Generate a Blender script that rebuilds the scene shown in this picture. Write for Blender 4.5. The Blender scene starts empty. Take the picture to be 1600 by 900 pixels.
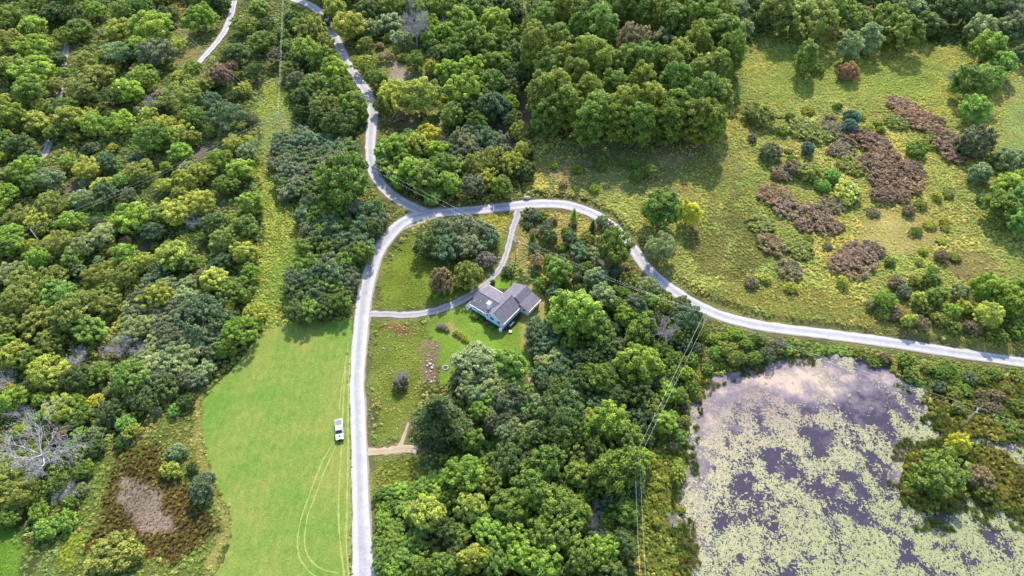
import bpy, bmesh, math, random
import numpy as np
from mathutils import Vector, Matrix

# ------------------------------------------------------------------ camera, sky, sun, exposure
CAM_H, PITCH, FPX = 155.0, math.radians(49.0), 1067.0
SUN_EL, SUN_AZ = math.radians(41.0), math.radians(8.0)      # azimuth from +Y towards +X
SUN_W, SKY_W, EXPO = 2.75, 0.15, 1.64
scene = bpy.context.scene
col = scene.collection

cam_d = bpy.data.cameras.new('camera'); cam = bpy.data.objects.new('camera', cam_d); col.objects.link(cam)
cam.location = (0, 0, CAM_H); cam.rotation_euler = (math.pi/2 - PITCH, 0, 0)
cam_d.sensor_width = 36.0; cam_d.lens = 36.0*FPX/1600.0; cam_d.clip_start = 1.0; cam_d.clip_end = 9000
scene.camera = cam

w = bpy.data.worlds.new('World'); scene.world = w; w.use_nodes = True
nt = w.node_tree; bg = nt.nodes['Background']
sky = nt.nodes.new('ShaderNodeTexSky'); sky.sky_type = 'NISHITA'; sky.sun_disc = False
sky.sun_elevation = SUN_EL; sky.sun_rotation = SUN_AZ; sky.air_density = 1.0; sky.dust_density = 1.0; sky.ozone_density = 1.0
nt.links.new(sky.outputs[0], bg.inputs[0]); bg.inputs[1].default_value = SKY_W

sun_d = bpy.data.lights.new('sun', 'SUN'); sun_d.energy = SUN_W; sun_d.angle = math.radians(0.9); sun_d.color = (1.0, 0.94, 0.82)
sun = bpy.data.objects.new('sun', sun_d); col.objects.link(sun)
SUN_DIR = Vector((math.sin(SUN_AZ)*math.cos(SUN_EL), math.cos(SUN_AZ)*math.cos(SUN_EL), math.sin(SUN_EL)))
sun.rotation_euler = SUN_DIR.to_track_quat('Z', 'Y').to_euler(); sun.location = (0, 200, 300)
scene.view_settings.view_transform = 'Standard'; scene.view_settings.look = 'None'
scene.view_settings.exposure = EXPO; scene.view_settings.gamma = 1.0
scene.view_settings.use_curve_mapping = False
scene.cycles.max_bounces = 4; scene.cycles.transparent_max_bounces = 4
scene.cycles.diffuse_bounces = 2; scene.cycles.glossy_bounces = 2; scene.cycles.transmission_bounces = 2

# ------------------------------------------------------------------ survey helpers
sP, cP = math.sin(PITCH), math.cos(PITCH)
def at(x, y, z=0.0):
    """survey point of the photograph -> place on the level z"""
    u = (x-800)/FPX; v = (y-450)/FPX
    dz = -sP - v*cP; t = (z-CAM_H)/dz
    return Vector((u*t, (cP - v*sP)*t, z))
def survey(X, Y, Z=0.0):
    dz = Z-CAM_H
    dep = Y*cP - dz*sP
    return 800+FPX*X/dep, 450-FPX*(Y*sP+dz*cP)/dep
def mpp(y, z=0.0):
    """metres per survey unit at that row"""
    v = (y-450)/FPX
    return (CAM_H-z)/(sP+v*cP)/FPX

def vnoise(x, y, scale, seed=0):
    x = np.asarray(x, float)/scale; y = np.asarray(y, float)/scale
    xi = np.floor(x).astype(np.int64); yi = np.floor(y).astype(np.int64)
    fx = x-xi; fy = y-yi; fx = fx*fx*(3-2*fx); fy = fy*fy*(3-2*fy)
    def h(a, b):
        n = (a*374761393 + b*668265263 + seed*974634777) & 0xffffffff
        n = ((n ^ (n >> 13))*1274126177) & 0xffffffff
        return ((n ^ (n >> 16)) & 0xffff)/65535.0
    return (h(xi, yi)*(1-fx)+h(xi+1, yi)*fx)*(1-fy)+(h(xi, yi+1)*(1-fx)+h(xi+1, yi+1)*fx)*fy
def fnoise(x, y, scale, seed=0, octs=3):
    s = 0; a = 1; t = 0
    for i in range(octs):
        s = s + a*vnoise(x, y, scale/2**i, seed+i*17); t += a; a *= 0.55
    return s/t
def inside(px, py, poly):
    px = np.asarray(px, float); py = np.asarray(py, float)
    r = np.zeros(px.shape, bool); n = len(poly); j = n-1
    for i in range(n):
        xi, yi = poly[i]; xj, yj = poly[j]
        if yi != yj:
            r ^= ((yi > py) != (yj > py)) & (px < (xj-xi)*(py-yi)/(yj-yi)+xi)
        j = i
    return r
def poly_dist(X, Y, pts):
    """distance to a polyline, vectorised"""
    d = np.full(np.shape(X), 1e9)
    for (x0, y0), (x1, y1) in zip(pts[:-1], pts[1:]):
        dx, dy = x1-x0, y1-y0; L = dx*dx+dy*dy+1e-9
        t = np.clip(((X-x0)*dx+(Y-y0)*dy)/L, 0, 1)
        d = np.minimum(d, np.hypot(X-x0-t*dx, Y-y0-t*dy))
    return d
def lin(c):
    c = c/255.0
    return c/12.92 if c <= 0.04045 else ((c+0.055)/1.055)**2.4
K_ALB = 0.44
K_LEAF = 0.96
def C(r, g, b, k=K_ALB):
    return (lin(r)*k, lin(g)*k, lin(b)*k)
def smooth_path(pts, step=2.0):
    """Catmull-Rom through (x, y, w) survey points -> world list (X, Y, width m)"""
    W = []
    for p in pts:
        a = at(p[0], p[1]); W.append((a.x, a.y, p[2]*mpp(p[1])))
    W = np.array(W); out = []
    for i in range(len(W)-1):
        p0 = W[max(i-1, 0)]; p1 = W[i]; p2 = W[i+1]; p3 = W[min(i+2, len(W)-1)]
        n = max(2, int(np.hypot(*(p2-p1)[:2])/step))
        for k in range(n):
            t = k/n
            out.append(0.5*((2*p1)+(-p0+p2)*t+(2*p0-5*p1+4*p2-p3)*t*t+(-p0+3*p1-3*p2+p3)*t**3))
    out.append(W[-1])
    return np.array(out)

# ------------------------------------------------------------------ object helpers
LABELS = {}
def tag(o, label=None, cat=None, group=None, kind=None):
    if label:
        if group is None:
            base = label; n = 0
            while label in LABELS:
                n += 1; label = base + ', ' + ['nearer one', 'farther one', 'middle one', 'smaller one'][min(n-1, 3)]
            LABELS[label] = 1
        o['label'] = label
    if cat: o['category'] = cat
    if group: o['group'] = group
    if kind: o['kind'] = kind
    return o
def empty(name, loc, rz=0.0, parent=None):
    o = bpy.data.objects.new(name, None); col.objects.link(o)
    o.location = loc; o.rotation_euler = (0, 0, rz); o.empty_display_size = 0.3
    if parent: o.parent = parent
    return o
def link(name, me, mat=None, parent=None, loc=None):
    o = bpy.data.objects.new(name, me); col.objects.link(o)
    if mat and not me.materials: me.materials.append(mat)
    if parent: o.parent = parent
    if loc is not None: o.location = loc
    return o
def mesh_np(name, verts, faces, smooth=False, attrs=None):
    """faces: int array (n,4) or (n,3)"""
    me = bpy.data.meshes.new(name); verts = np.asarray(verts, np.float32); faces = np.asarray(faces, np.int32)
    k = faces.shape[1]; n = len(faces)
    me.vertices.add(len(verts)); me.vertices.foreach_set('co', verts.ravel())
    me.loops.add(n*k); me.loops.foreach_set('vertex_index', faces.ravel())
    me.polygons.add(n); me.polygons.foreach_set('loop_start', np.arange(0, n*k, k, dtype=np.int32))
    if smooth: me.polygons.foreach_set('use_smooth', np.ones(n, bool))
    me.update(calc_edges=True)
    if attrs:
        for nm, arr in attrs.items():
            arr = np.asarray(arr, np.float32)
            if arr.ndim == 1:
                a = me.attributes.new(nm, 'FLOAT', 'POINT'); a.data.foreach_set('value', arr)
            else:
                a = me.attributes.new(nm, 'FLOAT_COLOR', 'POINT')
                if arr.shape[1] == 3: arr = np.c_[arr, np.ones(len(arr), np.float32)]
                a.data.foreach_set('color', arr.ravel())
    return me
class MB:
    """collects simple solids into one mesh"""
    def __init__(s): s.bm = bmesh.new()
    def box(s, x0, x1, y0, y1, z0, z1, M=None):
        v = [s.bm.verts.new((x, y, z)) for z in (z0, z1) for y in (y0, y1) for x in (x0, x1)]
        for f in ((0, 2, 3, 1), (4, 5, 7, 6), (0, 1, 5, 4), (2, 6, 7, 3), (0, 4, 6, 2), (1, 3, 7, 5)):
            s.bm.faces.new([v[i] for i in f])
        if M is not None:
            for q in v: q.co = M @ q.co
        return s
    def solid(s, bottom, top):
        n = len(bottom)
        a = [s.bm.verts.new(p) for p in bottom]; b = [s.bm.verts.new(p) for p in top]
        s.bm.faces.new(a[::-1]); s.bm.faces.new(b)
        for i in range(n): s.bm.faces.new((a[i], a[(i+1) % n], b[(i+1) % n], b[i]))
        return s
    def tube(s, p0, p1, r0, r1, n=8):
        p0 = Vector(p0); p1 = Vector(p1); d = (p1-p0).normalized()
        a = d.orthogonal().normalized(); b = d.cross(a)
        A = [p0+r0*(a*math.cos(t)+b*math.sin(t)) for t in [2*math.pi*i/n for i in range(n)]]
        B = [p1+r1*(a*math.cos(t)+b*math.sin(t)) for t in [2*math.pi*i/n for i in range(n)]]
        return s.solid(A, B)
    def lathe(s, prof, n=14, M=None):
        rings = []
        for r, z in prof:
            ring = []
            for i in range(n):
                t = 2*math.pi*i/n; p = Vector((r*math.cos(t), r*math.sin(t), z))
                ring.append(s.bm.verts.new(M @ p if M is not None else p))
            rings.append(ring)
        for a, b in zip(rings[:-1], rings[1:]):
            for i in range(n): s.bm.faces.new((a[i], a[(i+1) % n], b[(i+1) % n], b[i]))
        s.bm.faces.new(rings[0][::-1]); s.bm.faces.new(rings[-1])
        return s
    def bevel(s, w, seg=2):
        bmesh.ops.bevel(s.bm, geom=list(s.bm.edges), offset=w, segments=seg, affect='EDGES', profile=0.6)
        return s
    def build(s, name, mat, parent=None, smooth=False, loc=None):
        bmesh.ops.recalc_face_normals(s.bm, faces=s.bm.faces)
        me = bpy.data.meshes.new(name); s.bm.to_mesh(me); s.bm.free()
        if smooth:
            for p in me.polygons: p.use_smooth = True
        return link(name, me, mat, parent, loc)

# ------------------------------------------------------------------ materials
def new_mat(name):
    m = bpy.data.materials.new(name); m.use_nodes = True
    return m, m.node_tree.nodes, m.node_tree.links, m.node_tree.nodes['Principled BSDF']
def plain(name, c, rough=0.7, metal=0.0, var=0.12, scale=3.0, spec=0.3, bump=0.0):
    m, N, L, b = new_mat(name)
    tc = N.new('ShaderNodeTexCoord'); n = N.new('ShaderNodeTexNoise'); n.inputs['Scale'].default_value = scale
    n.inputs['Detail'].default_value = 6; L.new(tc.outputs['Object'], n.inputs['Vector'])
    r = N.new('ShaderNodeMapRange'); r.inputs[3].default_value = 1-var; r.inputs[4].default_value = 1+var
    L.new(n.outputs[0], r.inputs[0])
    x = N.new('ShaderNodeMixRGB'); x.blend_type = 'MULTIPLY'; x.inputs[0].default_value = 1; x.inputs[1].default_value = (*c, 1)
    L.new(r.outputs[0], x.inputs[2]); L.new(x.outputs[0], b.inputs['Base Color'])
    b.inputs['Roughness'].default_value = rough; b.inputs['Metallic'].default_value = metal
    b.inputs['Specular IOR Level'].default_value = spec
    if bump:
        bp = N.new('ShaderNodeBump'); bp.inputs['Strength'].default_value = bump; bp.inputs['Distance'].default_value = 0.1
        L.new(n.outputs[0], bp.inputs['Height']); L.new(bp.outputs[0], b.inputs['Normal'])
    return m
def foliage_mat(name, instanced=False, transl=0.42, rough=0.5, lo=0.45, hi=1.6):
    m, N, L, b = new_mat(name)
    if instanced:
        oc = N.new('ShaderNodeAttribute'); oc.attribute_type = 'INSTANCER'; oc.attribute_name = 'tintcol'; csrc = oc.outputs['Color']
    else:
        oi = N.new('ShaderNodeObjectInfo'); csrc = oi.outputs['Color']
    t = N.new('ShaderNodeAttribute'); t.attribute_type = 'GEOMETRY'; t.attribute_name = 'tint'
    # leaf-to-leaf hue: younger leaves are yellower
    r1 = N.new('ShaderNodeMapRange'); r1.inputs[3].default_value = lo; r1.inputs[4].default_value = hi
    L.new(t.outputs['Fac'], r1.inputs[0])
    x = N.new('ShaderNodeMixRGB'); x.blend_type = 'MULTIPLY'; x.inputs[0].default_value = 1
    L.new(csrc, x.inputs[1]); L.new(r1.outputs[0], x.inputs[2])
    hs = N.new('ShaderNodeHueSaturation'); r2 = N.new('ShaderNodeMapRange'); r2.inputs[3].default_value = 0.515; r2.inputs[4].default_value = 0.485
    L.new(t.outputs['Fac'], r2.inputs[0]); L.new(r2.outputs[0], hs.inputs['Hue']); L.new(x.outputs[0], hs.inputs['Color'])
    L.new(hs.outputs[0], b.inputs['Base Color']); b.inputs['Roughness'].default_value = rough
    b.inputs['Specular IOR Level'].default_value = 0.25
    tr = N.new('ShaderNodeBsdfTranslucent'); L.new(hs.outputs[0], tr.inputs['Color'])
    mx = N.new('ShaderNodeMixShader'); mx.inputs[0].default_value = transl
    L.new(b.outputs[0], mx.inputs[1]); L.new(tr.outputs[0], mx.inputs[2])
    L.new(mx.outputs[0], N['Material Output'].inputs['Surface'])
    return m
M = {}
M['leaf'] = foliage_mat('leaf')
M['weed'] = foliage_mat('weed', True, 0.35, 0.6, 0.8, 1.2)
M['bark'] = plain('bark', (0.085, 0.07, 0.055), 0.9, var=0.35, scale=6)
M['dead_wood'] = plain('dead_wood', (0.34, 0.31, 0.31), 0.9, var=0.3, scale=4)
M['pole_wood'] = plain('pole_wood', (0.36, 0.33, 0.29), 0.9, var=0.2, scale=4)
M['wire'] = plain('wire', (0.8, 0.8, 0.8), 0.5, metal=0.3, var=0.05)
M['glass_cap'] = plain('insulator_glaze', (0.25, 0.22, 0.2), 0.2, var=0.05)
M['steel'] = plain('steel', (0.45, 0.46, 0.48), 0.4, metal=0.8, var=0.08)

def ground_mat():
    m, N, L, b = new_mat('ground_cover')
    a = N.new('ShaderNodeAttribute'); a.attribute_name = 'gcol'
    tc = N.new('ShaderNodeTexCoord')
    n1 = N.new('ShaderNodeTexNoise'); n1.inputs['Scale'].default_value = 1.6; n1.inputs['Detail'].default_value = 8; n1.inputs['Roughness'].default_value = 0.7
    n2 = N.new('ShaderNodeTexNoise'); n2.inputs['Scale'].default_value = 0.12; n2.inputs['Detail'].default_value = 5
    for n in (n1, n2): L.new(tc.outputs['Object'], n.inputs['Vector'])
    r1 = N.new('ShaderNodeMapRange'); r1.inputs[1].default_value = 0.25; r1.inputs[2].default_value = 0.75; r1.inputs[3].default_value = 0.55; r1.inputs[4].default_value = 1.35
    r2 = N.new('ShaderNodeMapRange'); r2.inputs[1].default_value = 0.3; r2.inputs[2].default_value = 0.7; r2.inputs[3].default_value = 0.8; r2.inputs[4].default_value = 1.2
    L.new(n1.outputs[0], r1.inputs[0]); L.new(n2.outputs[0], r2.inputs[0])
    mm = N.new('ShaderNodeMath'); mm.operation = 'MULTIPLY'; L.new(r1.outputs[0], mm.inputs[0]); L.new(r2.outputs[0], mm.inputs[1])
    x = N.new('ShaderNodeMixRGB'); x.blend_type = 'MULTIPLY'; x.inputs[0].default_value = 1
    L.new(a.outputs['Color'], x.inputs[1]); L.new(mm.outputs[0], x.inputs[2]); L.new(x.outputs[0], b.inputs['Base Color'])
    b.inputs['Roughness'].default_value = 1.0; b.inputs['Specular IOR Level'].default_value = 0.05
    bp = N.new('ShaderNodeBump'); bp.inputs['Strength'].default_value = 0.9; bp.inputs['Distance'].default_value = 0.35
    L.new(n1.outputs[0], bp.inputs['Height']); L.new(bp.outputs[0], b.inputs['Normal'])
    return m
M['ground'] = ground_mat()

def grass_sheet_mat():
    """mown hay field: fine grain, mowing streaks, greener and drier patches"""
    m, N, L, b = new_mat('mown_grass')
    tc = N.new('ShaderNodeTexCoord')
    def noise(scale, detail, rough=0.6, stretch=None):
        n = N.new('ShaderNodeTexNoise'); n.inputs['Scale'].default_value = scale; n.inputs['Detail'].default_value = detail; n.inputs['Roughness'].default_value = rough
        if stretch:
            mp = N.new('ShaderNodeMapping'); mp.inputs['Scale'].default_value = stretch; L.new(tc.outputs['Object'], mp.inputs[0]); L.new(mp.outputs[0], n.inputs['Vector'])
        else: L.new(tc.outputs['Object'], n.inputs['Vector'])
        return n
    big = noise(0.045, 4); mid = noise(0.8, 7, 0.7, (1, 0.5, 1)); fine = noise(2.4, 8, 0.8)
    cr = N.new('ShaderNodeValToRGB'); e = cr.color_ramp.elements
    e[0].position = 0.38; e[0].color = (*C(132, 172, 72), 1); e[1].position = 0.62; e[1].color = (*C(174, 180, 94), 1)
    L.new(big.outputs[0], cr.inputs[0])
    cr2 = N.new('ShaderNodeValToRGB'); e = cr2.color_ramp.elements
    e[0].position = 0.3; e[0].color = (0.70, 0.82, 0.66, 1); e[1].position = 0.72; e[1].color = (1.28, 1.12, 1.2, 1)
    L.new(mid.outputs[0], cr2.inputs[0])
    r = N.new('ShaderNodeMapRange'); r.inputs[1].default_value = 0.25; r.inputs[2].default_value = 0.75; r.inputs[3].default_value = 0.5; r.inputs[4].default_value = 1.42
    L.new(fine.outputs[0], r.inputs[0])
    x = N.new('ShaderNodeMixRGB'); x.blend_type = 'MULTIPLY'; x.inputs[0].default_value = 1; L.new(cr.outputs[0], x.inputs[1]); L.new(cr2.outputs[0], x.inputs[2])
    y = N.new('ShaderNodeMixRGB'); y.blend_type = 'MULTIPLY'; y.inputs[0].default_value = 1; L.new(x.outputs[0], y.inputs[1]); L.new(r.outputs[0], y.inputs[2])
    wv = N.new('ShaderNodeTexWave'); wv.inputs['Scale'].default_value = 0.11; wv.inputs['Distortion'].default_value = 3.0; wv.inputs['Detail'].default_value = 3; wv.inputs['Detail Scale'].default_value = 0.6
    L.new(tc.outputs['Object'], wv.inputs['Vector'])
    rw = N.new('ShaderNodeMapRange'); rw.inputs[3].default_value = 0.975; rw.inputs[4].default_value = 1.02; L.new(wv.outputs['Fac'], rw.inputs[0])
    y2 = N.new('ShaderNodeMixRGB'); y2.blend_type = 'MULTIPLY'; y2.inputs[0].default_value = 1; L.new(y.outputs[0], y2.inputs[1]); L.new(rw.outputs[0], y2.inputs[2])
    L.new(y2.outputs[0], b.inputs['Base Color']); b.inputs['Roughness'].default_value = 0.95; b.inputs['Specular IOR Level'].default_value = 0.1
    bp = N.new('ShaderNodeBump'); bp.inputs['Strength'].default_value = 0.6; bp.inputs['Distance'].default_value = 0.12
    L.new(fine.outputs[0], bp.inputs['Height']); L.new(bp.outputs[0], b.inputs['Normal'])
    return m
M['mown'] = grass_sheet_mat()

def gravel_mat(name, base, dark, edge, track=0.5):
    """crushed-stone road: paler wheel lanes, looser darker centre and shoulders (attribute 'across' 0..1)"""
    m, N, L, b = new_mat(name)
    tc = N.new('ShaderNodeTexCoord'); a = N.new('ShaderNodeAttribute'); a.attribute_name = 'across'
    n1 = N.new('ShaderNodeTexNoise'); n1.inputs['Scale'].default_value = 0.5; n1.inputs['Detail'].default_value = 7; n1.inputs['Roughness'].default_value = 0.7
    n2 = N.new('ShaderNodeTexNoise'); n2.inputs['Scale'].default_value = 5; n2.inputs['Detail'].default_value = 4
    for n in (n1, n2): L.new(tc.outputs['Object'], n.inputs['Vector'])
    # wobble lanes
    ad = N.new('ShaderNodeMath'); ad.operation = 'MULTIPLY_ADD'; L.new(n1.outputs[0], ad.inputs[0]); ad.inputs[1].default_value = 0.16; L.new(a.outputs['Fac'], ad.inputs[2])
    cr = N.new('ShaderNodeValToRGB'); els = cr.color_ramp.elements
    seq = [(0.06, edge), (0.15, base), (0.3, base), (0.42, tuple(x*(1-0.25*track) for x in base)), (0.56, dark), (0.68, tuple(x*(1-0.15*track) for x in base)), (0.8, base), (0.95, base), (1.0, edge)]
    els[0].position = seq[0][0]; els[0].color = (*seq[0][1], 1); els[1].position = seq[-1][0]; els[1].color = (*seq[-1][1], 1)
    for p, c in seq[1:-1]:
        q = els.new(p); q.color = (*c, 1)
    L.new(ad.outputs[0], cr.inputs[0])
    r = N.new('ShaderNodeMapRange'); r.inputs[1].default_value = 0.3; r.inputs[2].default_value = 0.7; r.inputs[3].default_value = 0.84; r.inputs[4].default_value = 1.1
    L.new(n1.outputs[0], r.inputs[0])
    r2 = N.new('ShaderNodeMapRange'); r2.inputs[1].default_value = 0.3; r2.inputs[2].default_value = 0.7; r2.inputs[3].default_value = 0.88; r2.inputs[4].default_value = 1.1
    L.new(n2.outputs[0], r2.inputs[0])
    mm = N.new('ShaderNodeMath'); mm.operation = 'MULTIPLY'; L.new(r.outputs[0], mm.inputs[0]); L.new(r2.outputs[0], mm.inputs[1])
    x = N.new('ShaderNodeMixRGB'); x.blend_type = 'MULTIPLY'; x.inputs[0].default_value = 1; L.new(cr.outputs[0], x.inputs[1]); L.new(mm.outputs[0], x.inputs[2])
    L.new(x.outputs[0], b.inputs['Base Color']); b.inputs['Roughness'].default_value = 0.95; b.inputs['Specular IOR Level'].default_value = 0.15
    bp = N.new('ShaderNodeBump'); bp.inputs['Strength'].default_value = 0.35; bp.inputs['Distance'].default_value = 0.05
    L.new(n2.outputs[0], bp.inputs['Height']); L.new(bp.outputs[0], b.inputs['Normal'])
    return m
M['road'] = gravel_mat('road_gravel', (0.37, 0.352, 0.362), (0.275, 0.263, 0.273), (0.22, 0.195, 0.15), 1.0)
M['drive'] = gravel_mat('driveway_gravel', (0.31, 0.285, 0.295), (0.22, 0.21, 0.18), (0.17, 0.165, 0.09), 0.9)
M['dirt'] = gravel_mat('path_dirt', (0.33, 0.255, 0.175), (0.28, 0.21, 0.14), (0.20, 0.17, 0.09), 0.3)
M['track'] = plain('flattened_grass', C(184, 194, 104), 0.9, var=0.5, scale=1.2)

def water_mat():
    m, N, L, b = new_mat('pond_water')
    a = N.new('ShaderNodeAttribute'); a.attribute_name = 'film'
    tc = N.new('ShaderNodeTexCoord')
    n = N.new('ShaderNodeTexNoise'); n.inputs['Scale'].default_value = 0.22; n.inputs['Detail'].default_value = 8; n.inputs['Roughness'].default_value = 0.7
    L.new(tc.outputs['Object'], n.inputs['Vector'])
    s = N.new('ShaderNodeMath'); s.operation = 'ADD'; L.new(n.outputs[0], s.inputs[0]); L.new(a.outputs['Fac'], s.inputs[1])
    cr = N.new('ShaderNodeValToRGB'); e = cr.color_ramp.elements
    e[0].position = 0.56; e[0].color = (0.042, 0.034, 0.052, 1); e[1].position = 1.3 if False else 1.0; e[1].color = (0.36, 0.275, 0.215, 1)
    q = e.new(0.8); q.color = (0.14, 0.112, 0.13, 1)
    L.new(s.outputs[0], cr.inputs[0]); L.new(cr.outputs[0], b.inputs['Base Color'])
    r = N.new('ShaderNodeMapRange'); r.inputs[1].default_value = 0.5; r.inputs[2].default_value = 0.95; r.inputs[3].default_value = 0.2; r.inputs[4].default_value = 0.8
    L.new(s.outputs[0], r.inputs[0]); L.new(r.outputs[0], b.inputs['Roughness'])
    b.inputs['IOR'].default_value = 1.33; b.inputs['Specular IOR Level'].default_value = 0.3
    w_ = N.new('ShaderNodeTexNoise'); w_.inputs['Scale'].default_value = 2.5; w_.inputs['Detail'].default_value = 3; L.new(tc.outputs['Object'], w_.inputs['Vector'])
    bp = N.new('ShaderNodeBump'); bp.inputs['Strength'].default_value = 0.06; bp.inputs['Distance'].default_value = 0.1
    L.new(w_.outputs[0], bp.inputs['Height']); L.new(bp.outputs[0], b.inputs['Normal'])
    return m
M['water'] = water_mat()

# ------------------------------------------------------------------ roads, field and pond outlines (survey units)
ROAD_S = [(572, 980, 44), (570, 900, 42), (567, 850, 34), (565, 800, 29), (563.5, 750, 27.5), (562, 700, 26.5), (560.5, 650, 25), (558.5, 600, 24), (561, 560, 24.5), (566, 500, 25), (573, 450, 25), (588, 400, 24), (606, 372, 23), (630, 348, 22), (662, 336, 21), (700, 332, 20), (760, 327, 19.5), (820, 320, 20), (870, 319, 20), (912, 328, 20), (950, 349, 20), (985, 384, 20), (1010, 418, 20), (1042, 447, 20), (1080, 472, 20.5), (1115, 489, 21), (1155, 502, 21), (1200, 511, 21), (1300, 523.5, 21), (1400, 537, 21), (1500, 552.5, 21), (1600, 567, 20), (1720, 586, 20)]
ROAD_N = [(676, 335, 20), (655, 328, 20), (632, 317, 19), (612, 304, 18.5), (597, 289, 18), (584, 266, 17.5), (579, 235, 17), (581, 203, 17), (583, 175, 17), (574, 145, 17), (558, 121, 16), (542, 98, 15.5), (531, 73, 15), (522, 55, 15), (508, 28, 14.5), (488, 10, 14), (462, -1, 14), (420, -14, 13), (370, -22, 13)]
DRIVE = [(574, 491, 13), (600, 491, 13), (630, 492.5, 13), (660, 490, 13), (690, 483, 13.5), (718, 471, 14), (742, 457, 13), (766, 438, 9.5), (784, 415, 9.5), (794, 388, 9.5), (800, 362, 10), (806, 345, 11), (812, 326, 15)]
FARM_TRACK = [(366, 2, 9), (362, 22, 10), (352, 47, 10), (338, 68, 10.5), (322, 86, 10), (306, 104, 9)]
WOOD_TRACK = [(104, 70, 9), (98, 105, 10), (92, 150, 10), (84, 195, 10), (70, 238, 12), (50, 262, 11)]
PATH = [(570, 708, 15), (590, 706, 14), (612, 704, 13), (632, 701, 15), (652, 703, 16)]
PATH2 = [(624, 701, 9), (629, 688, 6), (634, 674, 4.5), (638, 660, 3.5)]
PATH3 = [(826, 590, 7), (833, 606, 7), (842, 622, 7), (852, 640, 6)]
FIELD = [(447, 504), (470, 500), (500, 501), (530, 500), (549, 497), (551, 520), (549, 560), (546.5, 600), (547, 650), (548.5, 700), (549, 760), (550, 800), (548, 850), (546, 900), (545, 980), (290, 980), (338, 900), (352, 868), (361, 838), (362, 815), (350, 785), (336, 750), (325, 722), (318, 690), (314, 655), (317, 628), (332, 606), (360, 580), (384, 551), (402, 529), (420, 514)]
POND = [(1098, 607), (1112, 592), (1150, 580), (1190, 568), (1240, 560), (1300, 557), (1350, 560), (1380, 572), (1402, 590), (1430, 603), (1447, 604), (1436, 622), (1450, 640), (1460, 668), (1448, 690), (1418, 700), (1405, 735), (1402, 762), (1425, 792), (1450, 806), (1500, 800), (1530, 795), (1560, 800), (1620, 815), (1700, 830), (1700, 1000), (1085, 1000), (1078, 900), (1073, 850), (1066, 800), (1067, 765), (1076, 742), (1072, 705), (1078, 672), (1082, 645), (1080, 622)]
CHANNELS = [[(1515, 682), (1540, 684), (1570, 690), (1612, 678), (1612, 722), (1585, 712), (1560, 703), (1530, 698)], [(1448, 668), (1470, 675), (1480, 684), (1462, 690), (1440, 690)], [(1485, 790), (1500, 782), (1530, 778), (1545, 786), (1520, 800), (1490, 812)], [(1560, 690), (1600, 700), (1640, 720), (1640, 745), (1600, 725), (1575, 710)]]
WATER_Z = -0.35
road_s = smooth_path(ROAD_S); road_n = smooth_path(ROAD_N); drive = smooth_path(DRIVE, 1.2)
farm_track = smooth_path(FARM_TRACK); wood_track = smooth_path(WOOD_TRACK); path1 = smooth_path(PATH, 0.8); path2 = smooth_path(PATH2, 0.8); path3 = smooth_path(PATH3, 0.8)
ALLROADS = [road_s, road_n, drive, farm_track, wood_track, path1, path2, path3]
BANK = [(835, 303), (868, 306), (918, 315), (960, 338), (997, 374), (1022, 407), (1054, 436), (1092, 460), (1130, 477), (1200, 498), (1300, 511), (1400, 524), (1500, 539), (1600, 554), (1800, 580), (1900, 200), (1200, 0), (830, 200)]

def pond_mask(px, py, X, Y):
    wx = (fnoise(X, Y, 5, 301)-0.5)*16; wy = (fnoise(X, Y, 5, 302)-0.5)*12
    m = inside(px+wx, py+wy, POND)
    for c in CHANNELS: m |= inside(px+wx, py+wy, c)
    return m
def road_clear(X, Y):
    """distance from the nearest road edge (negative on the road)"""
    d = np.full(np.shape(X), 1e9)
    for R in ALLROADS:
        pts = R[::2] if len(R) > 40 else R
        if tuple(pts[-1]) != tuple(R[-1]): pts = np.vstack([pts, R[-1]])
        d = np.minimum(d, poly_dist(X, Y, [tuple(p[:2]) for p in pts])-np.median(R[:, 2])/2)
    return d

# ------------------------------------------------------------------ ground
def axis(lo, hi, step, far, growth=1.5):
    a = list(np.arange(lo, hi+step/2, step)); s = step; x = hi
    while x < far: s *= growth; x += s; a.append(x)
    s = step; x = lo; pre = []
    while x > -far: s *= growth; x -= s; pre.append(x)
    return np.array(pre[::-1]+a)
GX = axis(-262, 262, 1.0, 4000); GY = axis(34, 338, 1.0, 4000)
XX, YY = np.meshgrid(GX, GY)
gx, gy = XX.ravel(), YY.ravel()
vis = (gy > -40)
px, py = survey(gx, np.maximum(gy, -40))
RC = road_clear(gx, gy)
flat = np.clip((RC-1.0)/6.0, 0, 1)
infield = inside(px, py, FIELD)
lawn_poly = [(588, 500), (735, 480), (850, 470), (850, 560), (820, 600), (690, 620), (640, 690), (588, 700)]
inlawn = inside(px, py, lawn_poly)
flat[infield | inlawn] = 0
fd = np.minimum(poly_dist(gx, gy, [tuple(at(*p)[:2]) for p in FIELD+FIELD[:1]]), poly_dist(gx, gy, [tuple(at(*p)[:2]) for p in lawn_poly+lawn_poly[:1]]))
flat = flat*np.clip((fd-2)/10, 0, 1)
gz = (fnoise(gx, gy, 30, 5)-0.5)*1.2*flat
PM = pond_mask(px, py, gx, gy)
# low raised meadow behind a cut bank on the far side of the road
bank = inside(px, py, BANK)
bd = poly_dist(gx, gy, [tuple(at(*p)[:2]) for p in BANK[:15]])
bh = np.where(bank, np.clip(bd/0.9, 0, 1)*1.0, 0)
gz = gz + bh
pond_d = poly_dist(gx, gy, [tuple(at(*p)[:2]) for p in POND])
shore = np.clip(1-pond_d/6, 0, 1)
gz = np.where(PM, -1.1, gz*(1-shore)-0.12*shore)
gz = np.where(RC < 0.8, np.minimum(gz, -0.03), gz)

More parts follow.
